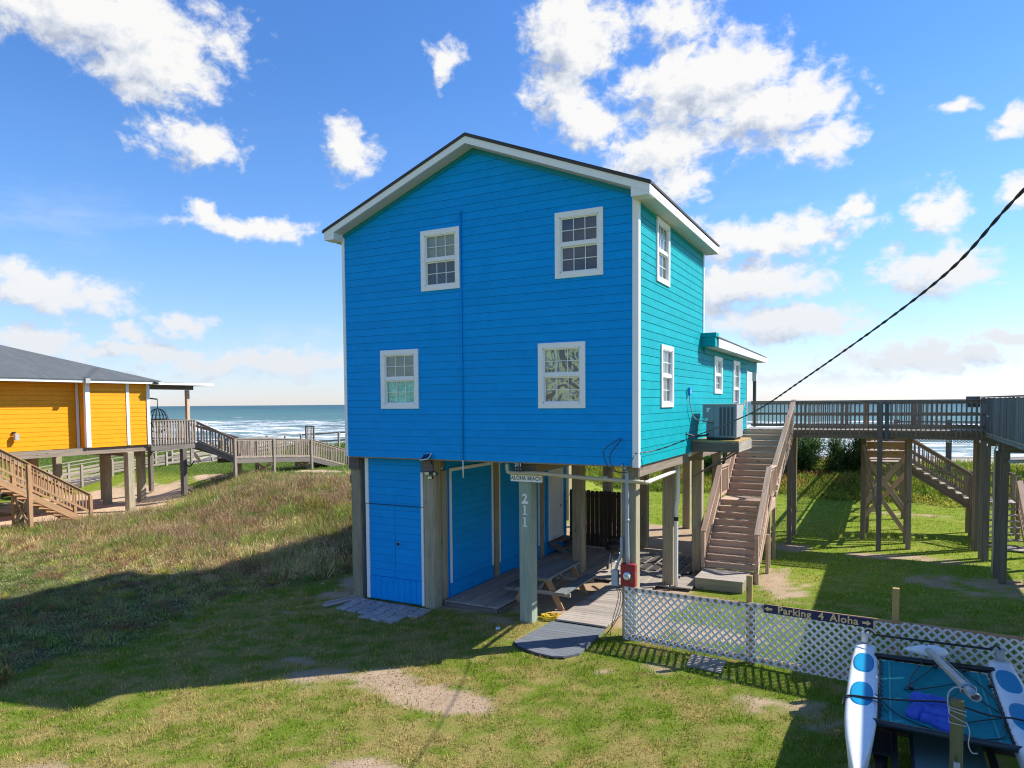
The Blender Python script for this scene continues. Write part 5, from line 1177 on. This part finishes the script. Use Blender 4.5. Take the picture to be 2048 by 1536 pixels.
beam('valley_flashing', M_['shingleg'], (-25.75, 5.0, rz+.05), (-27.2, 6.4, rz+.57), .3, .02, oh)
bx('downspout', M_['aclight'], -25.72, -25.62, 4.9, 5.1, OT-.05, OT+.16, oh)
ow = bx('window', M_['white'], -26.6, -26.55, .95, 1.98, 4.3, 5.45, oh); bx('pane', M_['room'], -26.549, -26.545, 1.05, 1.86, 4.4, 5.35, ow, 0)
wl = bx('wall_lantern', M_['black'], -26.58, -26.5, 2.45, 2.55, 3.75, 3.82, oh); bx('lantern_glass', M_['aclight'], -26.5, -26.36, 2.45, 2.6, 3.48, 3.74, wl)
bx('rim_beam', M_['brownrail'], -26.30, -26.2, -9, 8.1, OZ-.30, OZ-.01, oh); bx('rim_beam', M_['greywood'], -36, -26.31, 7.9, 8.05, OZ-.3, OZ-.01, oh)
for x, y in ((-26.2, 7.1), (-26.3, 2.4), (-26.3, -2), (-28.4, 9.2), (-29.6, 8.2), (-29.2, 4.6), (-31.0, 9.0), (-33, 3.5), (-29.4, 0), (-33, 7.8), (-31, 5.5)):
    bx('piling', M_['post'], x-.16, x+.16, y-.16, y+.16, float(H(x, y))-.3, OZ-.3, oh, .02)
bx('cross_brace', M_['greywood'], -33, -26.4, 7.75, 7.85, 2.45, 2.7, oh)
# porch roof, deck
v = [(-25.5, 8.1, OT+.02), (-25.5, 11.2, OT-.02), (-29.5, 11.2, OT-.02), (-29.5, 8.1, OT+.02)]; v += [(a, b, c+.06) for a, b, c in v]
mk('porch_roof', pymesh('porch_roof', v, [(3, 2, 1, 0), (4, 5, 6, 7), (0, 1, 5, 4), (1, 2, 6, 5), (2, 3, 7, 6), (3, 0, 4, 7)], M_['shingleg']), I4, oh)
bx('porch_fascia', M_['white'], -25.497, -25.47, 8.2, 11.24, OT-.05, OT+.05, oh); bx('porch_fascia', M_['white'], -29.5, -25.5, 11.205, 11.235, OT-.05, OT+.05, oh); bx('porch_ceiling', M_['soffit'], -29.4, -25.5, 8.15, 11.2, OT-.055, OT-.025, oh)
bx('porch_beam', M_['greywood'], -26.15, -26.03, 8.15, 10.5, OT-.26, OT-.03, oh); bx('porch_post', M_['stair'], -26.18, -26.02, 10.1, 10.26, 3.0, OT-.27, oh)
for i in range(16): bx('deck_plank', M_['deck'], -29.4, -26.05, 8.1+i*.155, 8.1+i*.155+.148, 2.98, 3.02, oh, 0)
bx('deck_beam', M_['greywood'], -26.1, -26.0, 8.1, 10.6, 2.7, 2.97, oh); bx('deck_beam', M_['greywood'], -29.4, -26.1, 10.5, 10.6, 2.7, 2.97, oh)
bx('piling', M_['greywood'], -26.22, -25.98, 9.75, 9.99, .4, 2.7, oh, .02); bx('piling', M_['greywood'], -29.3, -29.1, 10.2, 10.4, .4, 2.7, oh, .02)
rail(oh, M_['deck'], (-26.02, 8.2, 3.02), (-26.02, 10.55, 3.02), 1.06, 16, off=(.04, 0, 0), under=.1, bal=(.05, .06)); rail(oh, M_['deck'], (-29.4, 10.55, 3.02), (-26.05, 10.55, 3.02), 1.06, 20, bal=(.04, .04))
sdh = thing('satellite_dish', (-25.8, 9.9, 2.2), 'grey satellite dish on an arm below the orange house deck', 'satellite dish')
Md = Matrix.Translation((-25.55, 10.15, 2.25)) @ Matrix.Rotation(radians(70), 4, 'Z') @ Matrix.Rotation(radians(62), 4, 'Y')
lathe('dish', M_['aclight'], [(0, 0), (.12, .01), (.22, .035), (.30, .07), (.302, .075), (.21, .045), (0, .012)], Md, sdh, 24)
tube('arm', M_['black'], bez([(-25.95, 9.9, 1.9), (-25.75, 9.95, 1.85), (-25.6, 10.1, 2.1)], 5), .03, sdh, 8); tube('feed_arm', M_['galv'], [(-25.5, 10.2, 2.05), (-25.0, 10.55, 2.3)], .015, sdh, 6); bx('feed_horn', M_['aclight'], -25.02, -24.94, 10.52, 10.6, 2.28, 2.4, sdh)
hc = thing('hanging_chair', (-28.3, 9.9, 3.02), 'black wicker egg chair hanging on a curved stand on the orange house deck', 'chair')
cx, cy = -28.1, 10.0
tube('stand', M_['black'], bez([(cx-.6, cy-.5, 3.06), (cx-.75, cy-.6, 4.1), (cx-.45, cy-.35, 5.1), (cx, cy, 5.15)], 6), .035, hc, 8); tube('chain', M_['black'], [(cx, cy, 5.14), (cx, cy, 4.68)], .02, hc, 6)
lathe('base_ring', M_['black'], [(.5, 0), (.53, .02), (.5, .04), (.47, .02)], Matrix.Translation((cx-.2, cy-.15, 3.03)), hc, 20)
for i in range(8):
    a = pi*i/8; tube('hoop', M_['black'], [(cx+.48*cos(a)*sin(t), cy+.48*sin(a)*sin(t), 4.05+.62*cos(t)) for t in [2*pi*k/24 for k in range(25)]], .014, hc, 5)
for zc in (-.3, -.1, .1, .3): r = .48*math.sqrt(1-(zc/.62)**2); tube('ring', M_['black'], [(cx+r*cos(t), cy+r*sin(t), 4.05+zc) for t in [2*pi*k/20 for k in range(21)]], .012, hc, 5)
dt = thing('deck_table', (-27, 9, 3.02), 'dark low table with a light top behind the orange house deck railing', 'table')
bx('table_top', M_['black'], -28.0, -26.5, 8.5, 9.4, 4.02, 4.08, dt)
for x in (-27.9, -26.6):
    for y in (8.55, 9.35): bx('leg', M_['black'], x-.03, x+.03, y-.03, y+.03, 3.02, 4.02, dt)
# stairs at the near side
os_ = thing('orange_house_stairs', (-24.9, 2.5, 0), 'tan wooden staircase going down beside the orange house', 'stairs')
mt = M_['tan']; X0, X1 = -24.85, -25.95
n = 17
for i in range(n):
    y = 4.15-i*.272; z = .17*(i+1); bx('tread', mt, X1, X0+.0, y-.28, y, z-.04, z, os_)
for x in (X0, X1): beam('stringer', mt, (x, 4.35, -.02), (x, -.6, 3.07), .05, .24, os_); rail(os_, mt, (x, 4.45, .12), (x, -.6, 3.28), 1.02, 38, bal=(.04, .04), low=.30, capw=.14)
for x in (X0, X1): bx('newel_post', mt, x-.06, x+.06, 4.38, 4.5, -.2, 1.12, os_); bx('support_post', mt, x-.07, x+.07, 2.02, 2.16, -.2, 2.6, os_)
beam('cross_brace', mt, (X0, 2.05, .2), (X1, 2.05, 1.4), .12, .03, os_, (0, 1, 0)); beam('cross_brace', mt, (X1, 2.1, .2), (X0, 2.1, 1.4), .12, .03, os_, (0, 1, 0)); bx('cross_beam', mt, X1, X0, 2.0, 2.05, 1.42, 1.56, os_)
for y, z in ((1.3, .5),): bx('lower_step', M_['deck'], -27.6, -26.0, .6, 1.4, .35, .42, os_)
# left walkway to the beach
lw = thing('left_boardwalk', (-24.8, 16, 0), 'zigzag raised boardwalk with baluster railings leading from the orange house to the beach', 'boardwalk')
P = [(-26.0, 10.58, 3.02), (-24.62, 11.7, 2.12), (-24.66, 14.3, 1.98), (-24.45, 16.9, 1.82), (-24.6, 20.2, 1.0), (-24.7, 24.5, .75)]
ml = M_['leftrail']
for k in range(5):
    a, b = Vector(P[k]), Vector(P[k+1]); d = (b-a); L = d.length; u = Vector((d.x, d.y, 0)).normalized(); nr = Vector((-u.y, u.x, 0))
    for s in (0, 1.25):
        aa, bb = a+nr*s, b+nr*s
        if k == 0 and s: aa = a+Vector((-1.2, .1, 0))
        rail(lw, ml, aa, bb, 1.0, int(L/.15), bal=(.042, .042), low=.08, capw=.1); beam('stringer', M_['greywood'], aa-Vector((0, 0, .12)), bb-Vector((0, 0, .12)), .05, .24, lw)
        bx('piling', ml, bb.x-.07, bb.x+.07, bb.y-.07, bb.y+.07, float(H(bb.x, bb.y))-.3, bb.z+1.0, lw)
    npl = int(L/.15)
    for i in range(npl):
        p = a.lerp(b, (i+.5)/npl); beam('plank', M_['deck'], p+nr*.02, p+nr*1.23, .14, .035, lw, d.cross(nr) if False else (0, 0, 1), 0)
    q = b+nr*1.25; g0 = float(H(b.x, b.y))
    if k in (0, 1, 2): bx('cross_beam', M_['stair'], min(b.x, q.x), max(b.x, q.x), b.y-.03, b.y+.03, b.z-.30, b.z-.08, lw) if abs(nr.x) > .7 else None; beam('cross_brace', M_['stair'], (b.x, b.y-.1, g0+.05), (q.x, q.y-.1, b.z-.3), .12, .03, lw, (0, 1, 0)); beam('cross_brace', M_['stair'], (q.x, q.y-.14, g0+.05), (b.x, b.y-.14, b.z-.3), .12, .03, lw, (0, 1, 0))
sc = thing('screen_panel', (-28, 20, 0), 'small tall slatted wooden screen beyond the left boardwalk', 'screen')
bxx, byy = -30.0, 22.3
for i in range(6): bx('slat', M_['deck'], bxx+i*.12, bxx+i*.12+.05, byy, byy+.04, 1.6, 3.35, sc, 0)
bx('frame_top', M_['greywood'], bxx-.05, bxx+.72, byy-.02, byy+.06, 3.35, 3.42, sc); bx('frame_side', M_['greywood'], bxx-.06, bxx-.01, byy-.02, byy+.06, .9, 3.35, sc); bx('frame_side', M_['greywood'], bxx+.67, bxx+.72, byy-.02, byy+.06, .9, 3.35, sc)
# far ramp boardwalk behind the orange house
fr = thing('far_ramp', (-34, 14, 0), 'long grey ramp with plank rails rising behind the orange house pilings', 'boardwalk')
P = [(-35.5, 7.0, .25), (-35.0, 12, .75), (-34.0, 16.5, 1.15), (-35, 22, 1.35), (-38, 30, 1.4)]
for k in range(4):
    a, b = Vector(P[k]), Vector(P[k+1]); u = Vector(((b-a).x, (b-a).y, 0)).normalized(); nr = Vector((-u.y, u.x, 0)); L = (b-a).length
    for s in (0, 1.5):
        o = nr*s
        for hh, ww in ((1.05, .06), (.62, .12), (.3, .12)): beam('rail_board', M_['deck'], a+o+Vector((0, 0, hh)), b+o+Vector((0, 0, hh)), .16 if hh > 1 else .04, ww if hh < 1 else .04, fr)
        beam('edge_joist', M_['greywood'], a+o-Vector((0, 0, .12)), b+o-Vector((0, 0, .12)), .05, .2, fr)
        for j in range(3): p = a.lerp(b, j/3)+o; bx('piling', M_['deck'], p.x-.06, p.x+.06, p.y-.06, p.y+.06, float(H(p.x, p.y))-.2, p.z+1.04, fr)
    for i in range(int(L/.3)): p = a.lerp(b, (i+.5)/int(L/.3)); beam('plank', M_['deck'], p, p+nr*1.5, .28, .04, fr, bev=0)
# beach fence rail by the sand mounds
bf = thing('beach_rail', (-33, 33, 1), 'weathered post and rail fence on the sand mounds beside the blue house edge', 'fence')
Pp = [Vector((-35.5, 27.5, 0)), Vector((-33.5, 29.5, 0)), Vector((-31.5, 31.5, 0)), Vector((-29.5, 33.5, 0))]
for k, p in enumerate(Pp):
    g0 = float(H(p.x, p.y)); bx('post', M_['deck'], p.x-.07, p.x+.07, p.y-.07, p.y+.07, g0-.3, 2.55+.12*k, bf)
    if k: q = Pp[k-1]; beam('rail', M_['deck'], (q.x, q.y, 2.5+.12*(k-1)), (p.x, p.y, 2.5+.12*k), .05, .14, bf); beam('rail', M_['deck'], (q.x, q.y, 1.9+.12*(k-1)), (p.x, p.y, 1.9+.12*k), .05, .14, bf)
for k, (x, y, s, lab) in enumerate(((-49.5, 41.5, .7, 'dark grey boulder on the left sand mound near the surf'), (-44.0, 44.0, .9, 'large tan boulder on top of the right sand mound near the surf'), (-46.0, 41.3, .6, 'small tan boulder between the two sand mounds'))):
    t = R_; n = 10; vv = []; bm = bmesh.new(); bmesh.ops.create_icosphere(bm, subdivisions=2, radius=s)
    for v_ in bm.verts: f_ = 1+.35*(fbm(np.array([v_.co.x*2+9*k]), np.array([v_.co.y*2+v_.co.z*2]), .6, 3, 7)[0]-.5); v_.co = v_.co*f_; v_.co.z *= .7
    me = bpy.data.meshes.new('boulder'); bm.to_mesh(me); bm.free(); me.materials.append(M_['stone']); o = mk('boulder', me, Matrix.Translation((x, y, float(H(x, y))+.15))); setp(o, lab, 'rock')

# ---------------- catamaran on its trailer ----------------
cat_ = thing('catamaran', (4.9, -3.2, .6), 'small white and teal beach catamaran with blue pads strapped on a trailer', 'boat')
def hull(name, xc, y0, y1, lean=0.):
    n, m = 30, 20; v = []
    for i in range(n):
        t = i/(n-1); y = y0+(y1-y0)*t
        wv = .185*min(1, (.80+.9*t) if t < .22 else 1.0)*(1-max(0, (t-.52)/.48)**1.9*.97); top = 1.0+.02*sin(t*3)+.10*max(0, t-.6); dep = .46*(1-max(0, (t-.82)/.18)**2*.7)*(.75+.25*min(1, t*6))
        cx = xc+lean*t
        for k in range(m):
            a = 2*pi*k/m; ca, sa = cos(a), sin(a)
            px = wv*math.copysign(abs(ca)**.55, ca); pz = (.07*abs(sa)**.7 if sa > 0 else -dep*abs(sa)**.9)
            if sa < 0: px *= (1-.72*abs(sa)**1.6)
            v.append((cx+px, y, top-.07+pz))
    f = [(i*m+k, (i+1)*m+k, (i+1)*m+(k+1) % m, i*m+(k+1) % m) for i in range(n-1) for k in range(m)]+[tuple(range(m)), tuple(reversed(range((n-1)*m, n*m)))]
    return mk(name, pymesh(name, v, f, M_['hull'], True), I4, cat_)
def hull_top(y): t = (-1.15-y)/4.6; return 1.0+.02*sin(t*3)+.10*max(0, t-.6)
def pad(par, xc, yc, rx_, ry_, z):
    n = 28
    def zz(x, y): ca = min(.999, (abs(x-xc)/.185)**(1/.55)); return hull_top(y)-.07+.07*math.sqrt(1-ca*ca)**.7
    v = [(xc, yc, zz(xc, yc)+.005)]
    for r in (.5, .8, .97, 1.0):
        for k in range(n):
            a = 2*pi*k/n; x = xc+rx_*r*math.copysign(abs(cos(a))**.8, cos(a)); y = yc+ry_*r*math.copysign(abs(sin(a))**.8, sin(a)); v.append((x, y, zz(x, y)+(.005 if r < 1 else -.004)))
    f = [(0, 1+k, 1+(k+1) % n) for k in range(n)]+[(1+j*n+k, 1+(j+1)*n+k, 1+(j+1)*n+(k+1) % n, 1+j*n+(k+1) % n) for j in (0, 1, 2) for k in range(n)]
    mk('pad', pymesh('pad', v, f, M_['oval'], True), I4, par)
hl = hull('hull', 4.05, -1.15, -5.75); hr = hull('hull', 5.80, -1.1, -5.75, -.05)
pad(hl, 4.045, -2.08, .135, .43, 1.008); pad(hl, 4.045, -3.32, .135, .42, 1.018); pad(hr, 5.79, -2.0, .135, .46, 1.008); pad(hr, 5.778, -3.25, .135, .44, 1.018)
v = []; nn = 24
for i in range(nn):
    for j in range(nn): x = 4.27+1.30*i/(nn-1); y = -1.68-2.33*j/(nn-1); v.append((x, y, .955-.035*sin(pi*i/(nn-1))*sin(pi*j/(nn-1))+.004*sin(i*1.3+j)))
mk('trampoline', pymesh('trampoline', v, [(i*nn+j, (i+1)*nn+j, (i+1)*nn+j+1, i*nn+j+1) for i in range(nn-1) for j in range(nn-1)], M_['tramp'], True), I4, cat_)
tube('crossbeam', M_['black'], [(4.18, -1.62, .985), (5.68, -1.56, .985)], .045, cat_, 12); tube('crossbeam', M_['blackcable'], [(4.18, -4.06, .975), (5.75, -4.12, .975)], .04, cat_, 12)
for x in (4.255, 5.60): tube('side_rail', M_['black'], [(x, -1.65, .975), (x-.02 if x > 5 else x, -4.05, .965)], .014, cat_, 8)
for k in range(14):
    y = -1.8-k*.165
    for x0, x1 in ((4.255, 4.29), (5.60, 5.56)): tube('lacing', M_['black'], [(x0, y, .985), (x1, y-.06, .972)], .006, cat_, 5)
for x in (4.04, 5.80):
    bx('rudder_head', M_['galv'], x-.05, x+.05, -1.14, -1.02, .85, 1.16, cat_); bx('rudder_blade', M_['galv'], x-.02, x+.02, -1.06, -.88, .35, 1.05, cat_)
    tube('tiller_arm', M_['black'], bez([(x, -1.08, 1.17), (x+(.06 if x < 5 else -.06), -1.15, 1.22), (x+(.15 if x < 5 else -.15), -1.3, 1.2)], 4), .016, cat_, 8)
tube('tiller_bar', M_['black'], [(4.18, -1.3, 1.2), (5.68, -1.28, 1.2)], .017, cat_, 8)
def rope(pts, r=.007, m='black'): tube('rope', M_[m], bez(pts, 8), r, cat_, 5)
rope([(5.0, -1.65, 1.0), (4.72, -2.3, .96), (4.55, -2.75, .95), (4.9, -2.5, .95), (5.2, -2.2, .97), (5.35, -1.7, .99)]); rope([(4.8, -1.65, 1.0), (4.62, -2.4, .96), (4.7, -2.85, .95), (5.0, -2.9, .95), (5.25, -2.3, .96)])
rope([(5.05, -1.65, 1.0), (5.3, -2.5, .96), (5.55, -3.1, .97)]); rope([(5.2, -1.65, 1.0), (5.45, -2.2, .97), (5.58, -2.9, .98), (5.55, -3.6, .97)]); rope([(5.55, -3.3, .98), (5.25, -3.5, .96), (5.05, -3.75, .96), (5.2, -3.98, .96), (5.5, -3.85, .97), (5.56, -3.4, .98)])
rope([(4.2, -3.3, 1.03), (4.45, -3.7, .97), (4.8, -3.95, .965), (5.1, -4.05, 1.0)])
rope([(3.82, -3.62, .93), (3.88, -3.5, 1.02), (4.2, -3.48, 1.04), (4.6, -3.52, 1.10), (5.0, -3.5, 1.14), (5.4, -3.45, 1.05), (5.7, -3.43, 1.05), (6.0, -3.45, 1.0)], .012)
rope([(3.83, -3.6, .93), (3.9, -3.52, 1.015), (4.2, -3.56, 1.03), (4.34, -3.75, .99)], .006)
for x, y in ((4.62, -2.72), (4.95, -1.72), (5.3, -1.72), (5.56, -2.2)): bx('pulley_block', M_['black'], x-.03, x+.03, y-.05, y+.02, .965, 1.0, cat_, .01)
for x0, x1, y0, y1 in ((4.36, 4.385, -1.72, -3.98), (5.45, 5.475, -1.72, -3.98)):
    mk('seam_tape', pymesh('seam_tape', [(x, y0+(y1-y0)*j/12, .963-.035*sin(pi*(x-4.27)/1.3)*sin(pi*j/12)) for j in range(13) for x in (x0, x1)], [(2*j, 2*j+1, 2*j+3, 2*j+2) for j in range(12)], M_['tramp2']), I4, cat_)
# mast lying from its float to the post
mast = thing('mast', (5.0, -3.3, 1.5), 'worn aluminium mast lying over the trampoline and tied to the wooden post', 'mast')
a, b = Vector((4.86, -1.75, 1.22)), Vector((5.13, -4.80, 1.72))
Mm = frame(b-a, (0, 0, 1)).to_4x4(); L = (b-a).length; v = []; m = 20
for i, (t, s) in enumerate(((0, .85), (.3, 1), (.9, 1), (1, 1))):
    for k in range(m): q = 2*pi*k/m; v.append((t*L, .055*s*cos(q), .042*s*sin(q)))
for k in range(m): q = 2*pi*k/m; v.append((L, .044*cos(q), .031*sin(q)))
for k in range(m): q = 2*pi*k/m; v.append((L-.12, .044*cos(q), .031*sin(q)))
f = [(i*m+k, (i+1)*m+k, (i+1)*m+(k+1) % m, i*m+(k+1) % m) for i in range(5) for k in range(m)]+[tuple(range(m)), tuple(reversed(range(5*m, 6*m)))]
Mm.translation = a; mk('tube', pymesh('tube', v, f, M_['alu'], True), Mm, mast)
for s in (.052, -.052): o = Mm @ Vector((L*.25, s, .035)); p = Mm @ Vector((L*.9, s, .045)); tube('stay_wire', M_['rope'], [o, p], .006, mast, 6)
for s in (.07, -.07): p = Mm @ Vector((L*.88, s, .0)); lathe('shackle', M_['galv'], [(.035, -.008), (.05, 0), (.035, .008), (.02, 0)], Matrix.Translation(p) @ Matrix.Rotation(pi/2, 4, 'Y'), mast, 14)
tube('base_band', M_['galv'], [Mm @ Vector((L*.84, 0, 0)), Mm @ Vector((L*.87, 0, 0))], .06, mast, 14)
fl_ = thing('mast_float', (4.82, -1.75, 1.2), 'white teardrop float at the far end of the mast', 'float')
n, m = 18, 16; v = []
for i in range(n):
    t = i/(n-1); r = (math.sqrt(max(0, 1-((t-.62)/.38)**2)) if t > .62 else (sin(t/.62*pi/2))**1.0); x = -.30+.58*t
    for k in range(m): q = 2*pi*k/m; v.append((x, .10*r*cos(q), .085*r*sin(q)))
Mf = Matrix.Translation((4.84, -1.75, 1.20)) @ Matrix.Rotation(radians(8), 4, 'Z')
mk('float_body', pymesh('float_body', v, [(i*m+k, (i+1)*m+k, (i+1)*m+(k+1) % m, i*m+(k+1) % m) for i in range(n-1) for k in range(m)], M_['hull'], True), Mf, fl_); lathe('plug', M_['black'], [(.018, 0), (.016, .006)], Mf @ Matrix.Translation((0, -.0, .083)), fl_, 12)
wp = thing('mast_post', (4.98, -4.9, 0), 'green-brown timber post holding the mast, with ropes tied round it', 'post')
mw = wood('olive_post_wood', (.13, .125, .05), (.20, .19, .09), 14, .8, .1, .3)
bx('shaft', mw, 4.905, 5.02, -4.92, -4.83, .601, 1.70, wp, .006)
for k, (z_, t_) in enumerate(((1.63, .02), (1.605, .035), (1.56, .07), (1.47, .01))):
    tube('rope_turn', M_['rope'], [(4.89, -4.94, z_), (5.035, -4.945, z_-t_), (5.04, -4.82, z_-t_/2), (4.89, -4.815, z_), (4.89, -4.94, z_)], .006, wp, 6)
tube('rope_tail', M_['rope'], bez([(5.04, -4.93, 1.5), (5.07, -4.93, 1.4), (5.06, -4.95, 1.28), (5.09, -4.95, 1.2), (5.14, -4.95, 1.2)], 5), .006, wp, 6); tube('rope_up', M_['rope'], bez([(4.89, -4.92, 1.55), (4.88, -4.85, 1.72), (4.95, -4.75, 1.78), (5.05, -4.7, 1.75)], 5), .008, wp, 6)
bx('latch_plate', M_['aclight'], 4.935, 4.995, -4.945, -4.921, .92, 1.06, wp, .005)
# blue towel
parts = []
def loaf(cx, cy, cz, Lx, Wy, Hz, rot, sd_):
    n, m = 26, 22; v = []
    for i in range(n):
        t = i/(n-1)*2-1; e = (1-abs(t)**5)**.35 if abs(t) < 1 else 0
        for k in range(m):
            a = 2*pi*k/m; nzv = float(fbm(np.array([t*1.5+sd_+9]), np.array([cos(a)*1.1+sin(a)*.7+sd_*3+9]), 1.0, 3, 70)[0])-.5
            px = t*Lx/2*(1+.12*nzv); py = math.copysign(abs(cos(a))**.75, cos(a))*Wy/2*(.25+.75*e)*(1+.7*nzv); pz = (max(-.2, sin(a)))*Hz*(.3+.7*e)*(1+1.3*nzv)
            v.append((cx+px*cos(rot)-py*sin(rot), cy+px*sin(rot)+py*cos(rot), cz+pz))
    return v, [(i*m+k, (i+1)*m+k, (i+1)*m+(k+1) % m, i*m+(k+1) % m) for i in range(n-1) for k in range(m)]+[tuple(range(m)), tuple(reversed(range((n-1)*m, n*m)))]
for q in ((4.80, -3.12, .96, .42, .30, .10, -.10, 1), (4.84, -3.36, .965, .40, .24, .13, -.12, 2), (4.83, -3.55, .965, .42, .20, .11, -.2, 3), (4.66, -3.50, .96, .42, .17, .09, 1.2, 4), (4.88, -3.72, .955, .40, .20, .075, -.55, 5), (4.93, -3.86, .955, .30, .13, .06, -.8, 6)): parts.append(loaf(*q))
v, f = join_geo(parts)
to = mk('towel', pymesh('towel', v, f, M_['towel'], True), I4); setp(to, 'crumpled bright blue towel lying on the teal trampoline', 'towel')
# trailer
tr = thing('boat_trailer', (4.95, -4.5, 0), 'dark rusty boat trailer with a green board beneath the catamaran', 'trailer')
for x in (4.42, 5.45): bx('frame_rail', M_['rust'], x-.035, x+.035, -6.2, -1.6, .48, .56, tr)
for y in (-1.7, -3.0, -4.45, -5.6): bx('cross_member', M_['rust'], 3.95, 5.95, y-.03, y+.03, .42, .479, tr)
bx('deck_board', M_['greenboard'], 4.62, 5.36, -7.2, -2.6, .562, .60, tr); bx('board_edge', M_['rust'], 4.59, 4.617, -7.2, -2.6, .55, .61, tr)
for x in (4.05, 5.80):
    for y in (-2.2, -4.5): bx('bunk', M_['greenboard'], x-.12, x+.12, y-.25, y+.25, .48, .53, tr)
    wx = x+(.28 if x < 5 else -.0)
    lathe('tyre', M_['black'], [(.12, -.08), (.26, -.08), (.285, -.05), (.285, .05), (.26, .08), (.12, .08)], Matrix.Translation((x+(.22 if x < 5 else .3), -3.75, .285)) @ Matrix.Rotation(pi/2, 4, 'Y'), tr, 26)
    w_ = bx('fender', M_['black'], x+(.10 if x < 5 else .18), x+(.34 if x < 5 else .44), -4.08, -3.4, .585, .61, tr, .01)
bx('light_bracket', M_['rust'], 3.72, 3.9, -4.9, -4.86, .40, .46, tr); bx('tail_light', M_['red'], 3.73, 3.79, -4.86, -4.80, .38, .5, tr); bx('number_bracket', M_['aclight'], 4.3, 4.42, -4.9, -4.88, .44, .54, tr)
beam('tongue', M_['rust'], (4.95, -5.6, .45), (4.95, -8.6, .45), .08, .08, tr)
lathe('jack_wheel', M_['black'], [(.1, -.03), (.1, .03)], Matrix.Translation((4.95, -8.4, .1)) @ Matrix.Rotation(pi/2, 4, 'Y'), tr, 16); tube('jack_stand', M_['rust'], [(4.95, -8.4, .1), (4.95, -8.4, .45)], .025, tr)
# white litter and shells on the grass
for k, (x, y, s, lab) in enumerate(((-8.6, 2.6, .05, 'crumpled white scrap on the shaded grass left of the house, farther one'), (-2.95, -.35, .07, 'crumpled white scrap on the grass in front of the green post'), (-9.0, .9, .04, 'tiny white shell on the shaded grass left of the storage wall'))):
    bm = bmesh.new(); bmesh.ops.create_icosphere(bm, subdivisions=1, radius=s)
    for v_ in bm.verts: v_.co *= rnd.uniform(.5, 1.2); v_.co.z *= .5
    me = bpy.data.meshes.new('litter'); bm.to_mesh(me); bm.free(); me.materials.append(M_['white']); setp(mk('litter', me, Matrix.Translation((x, y, s*.3))), lab, 'litter')
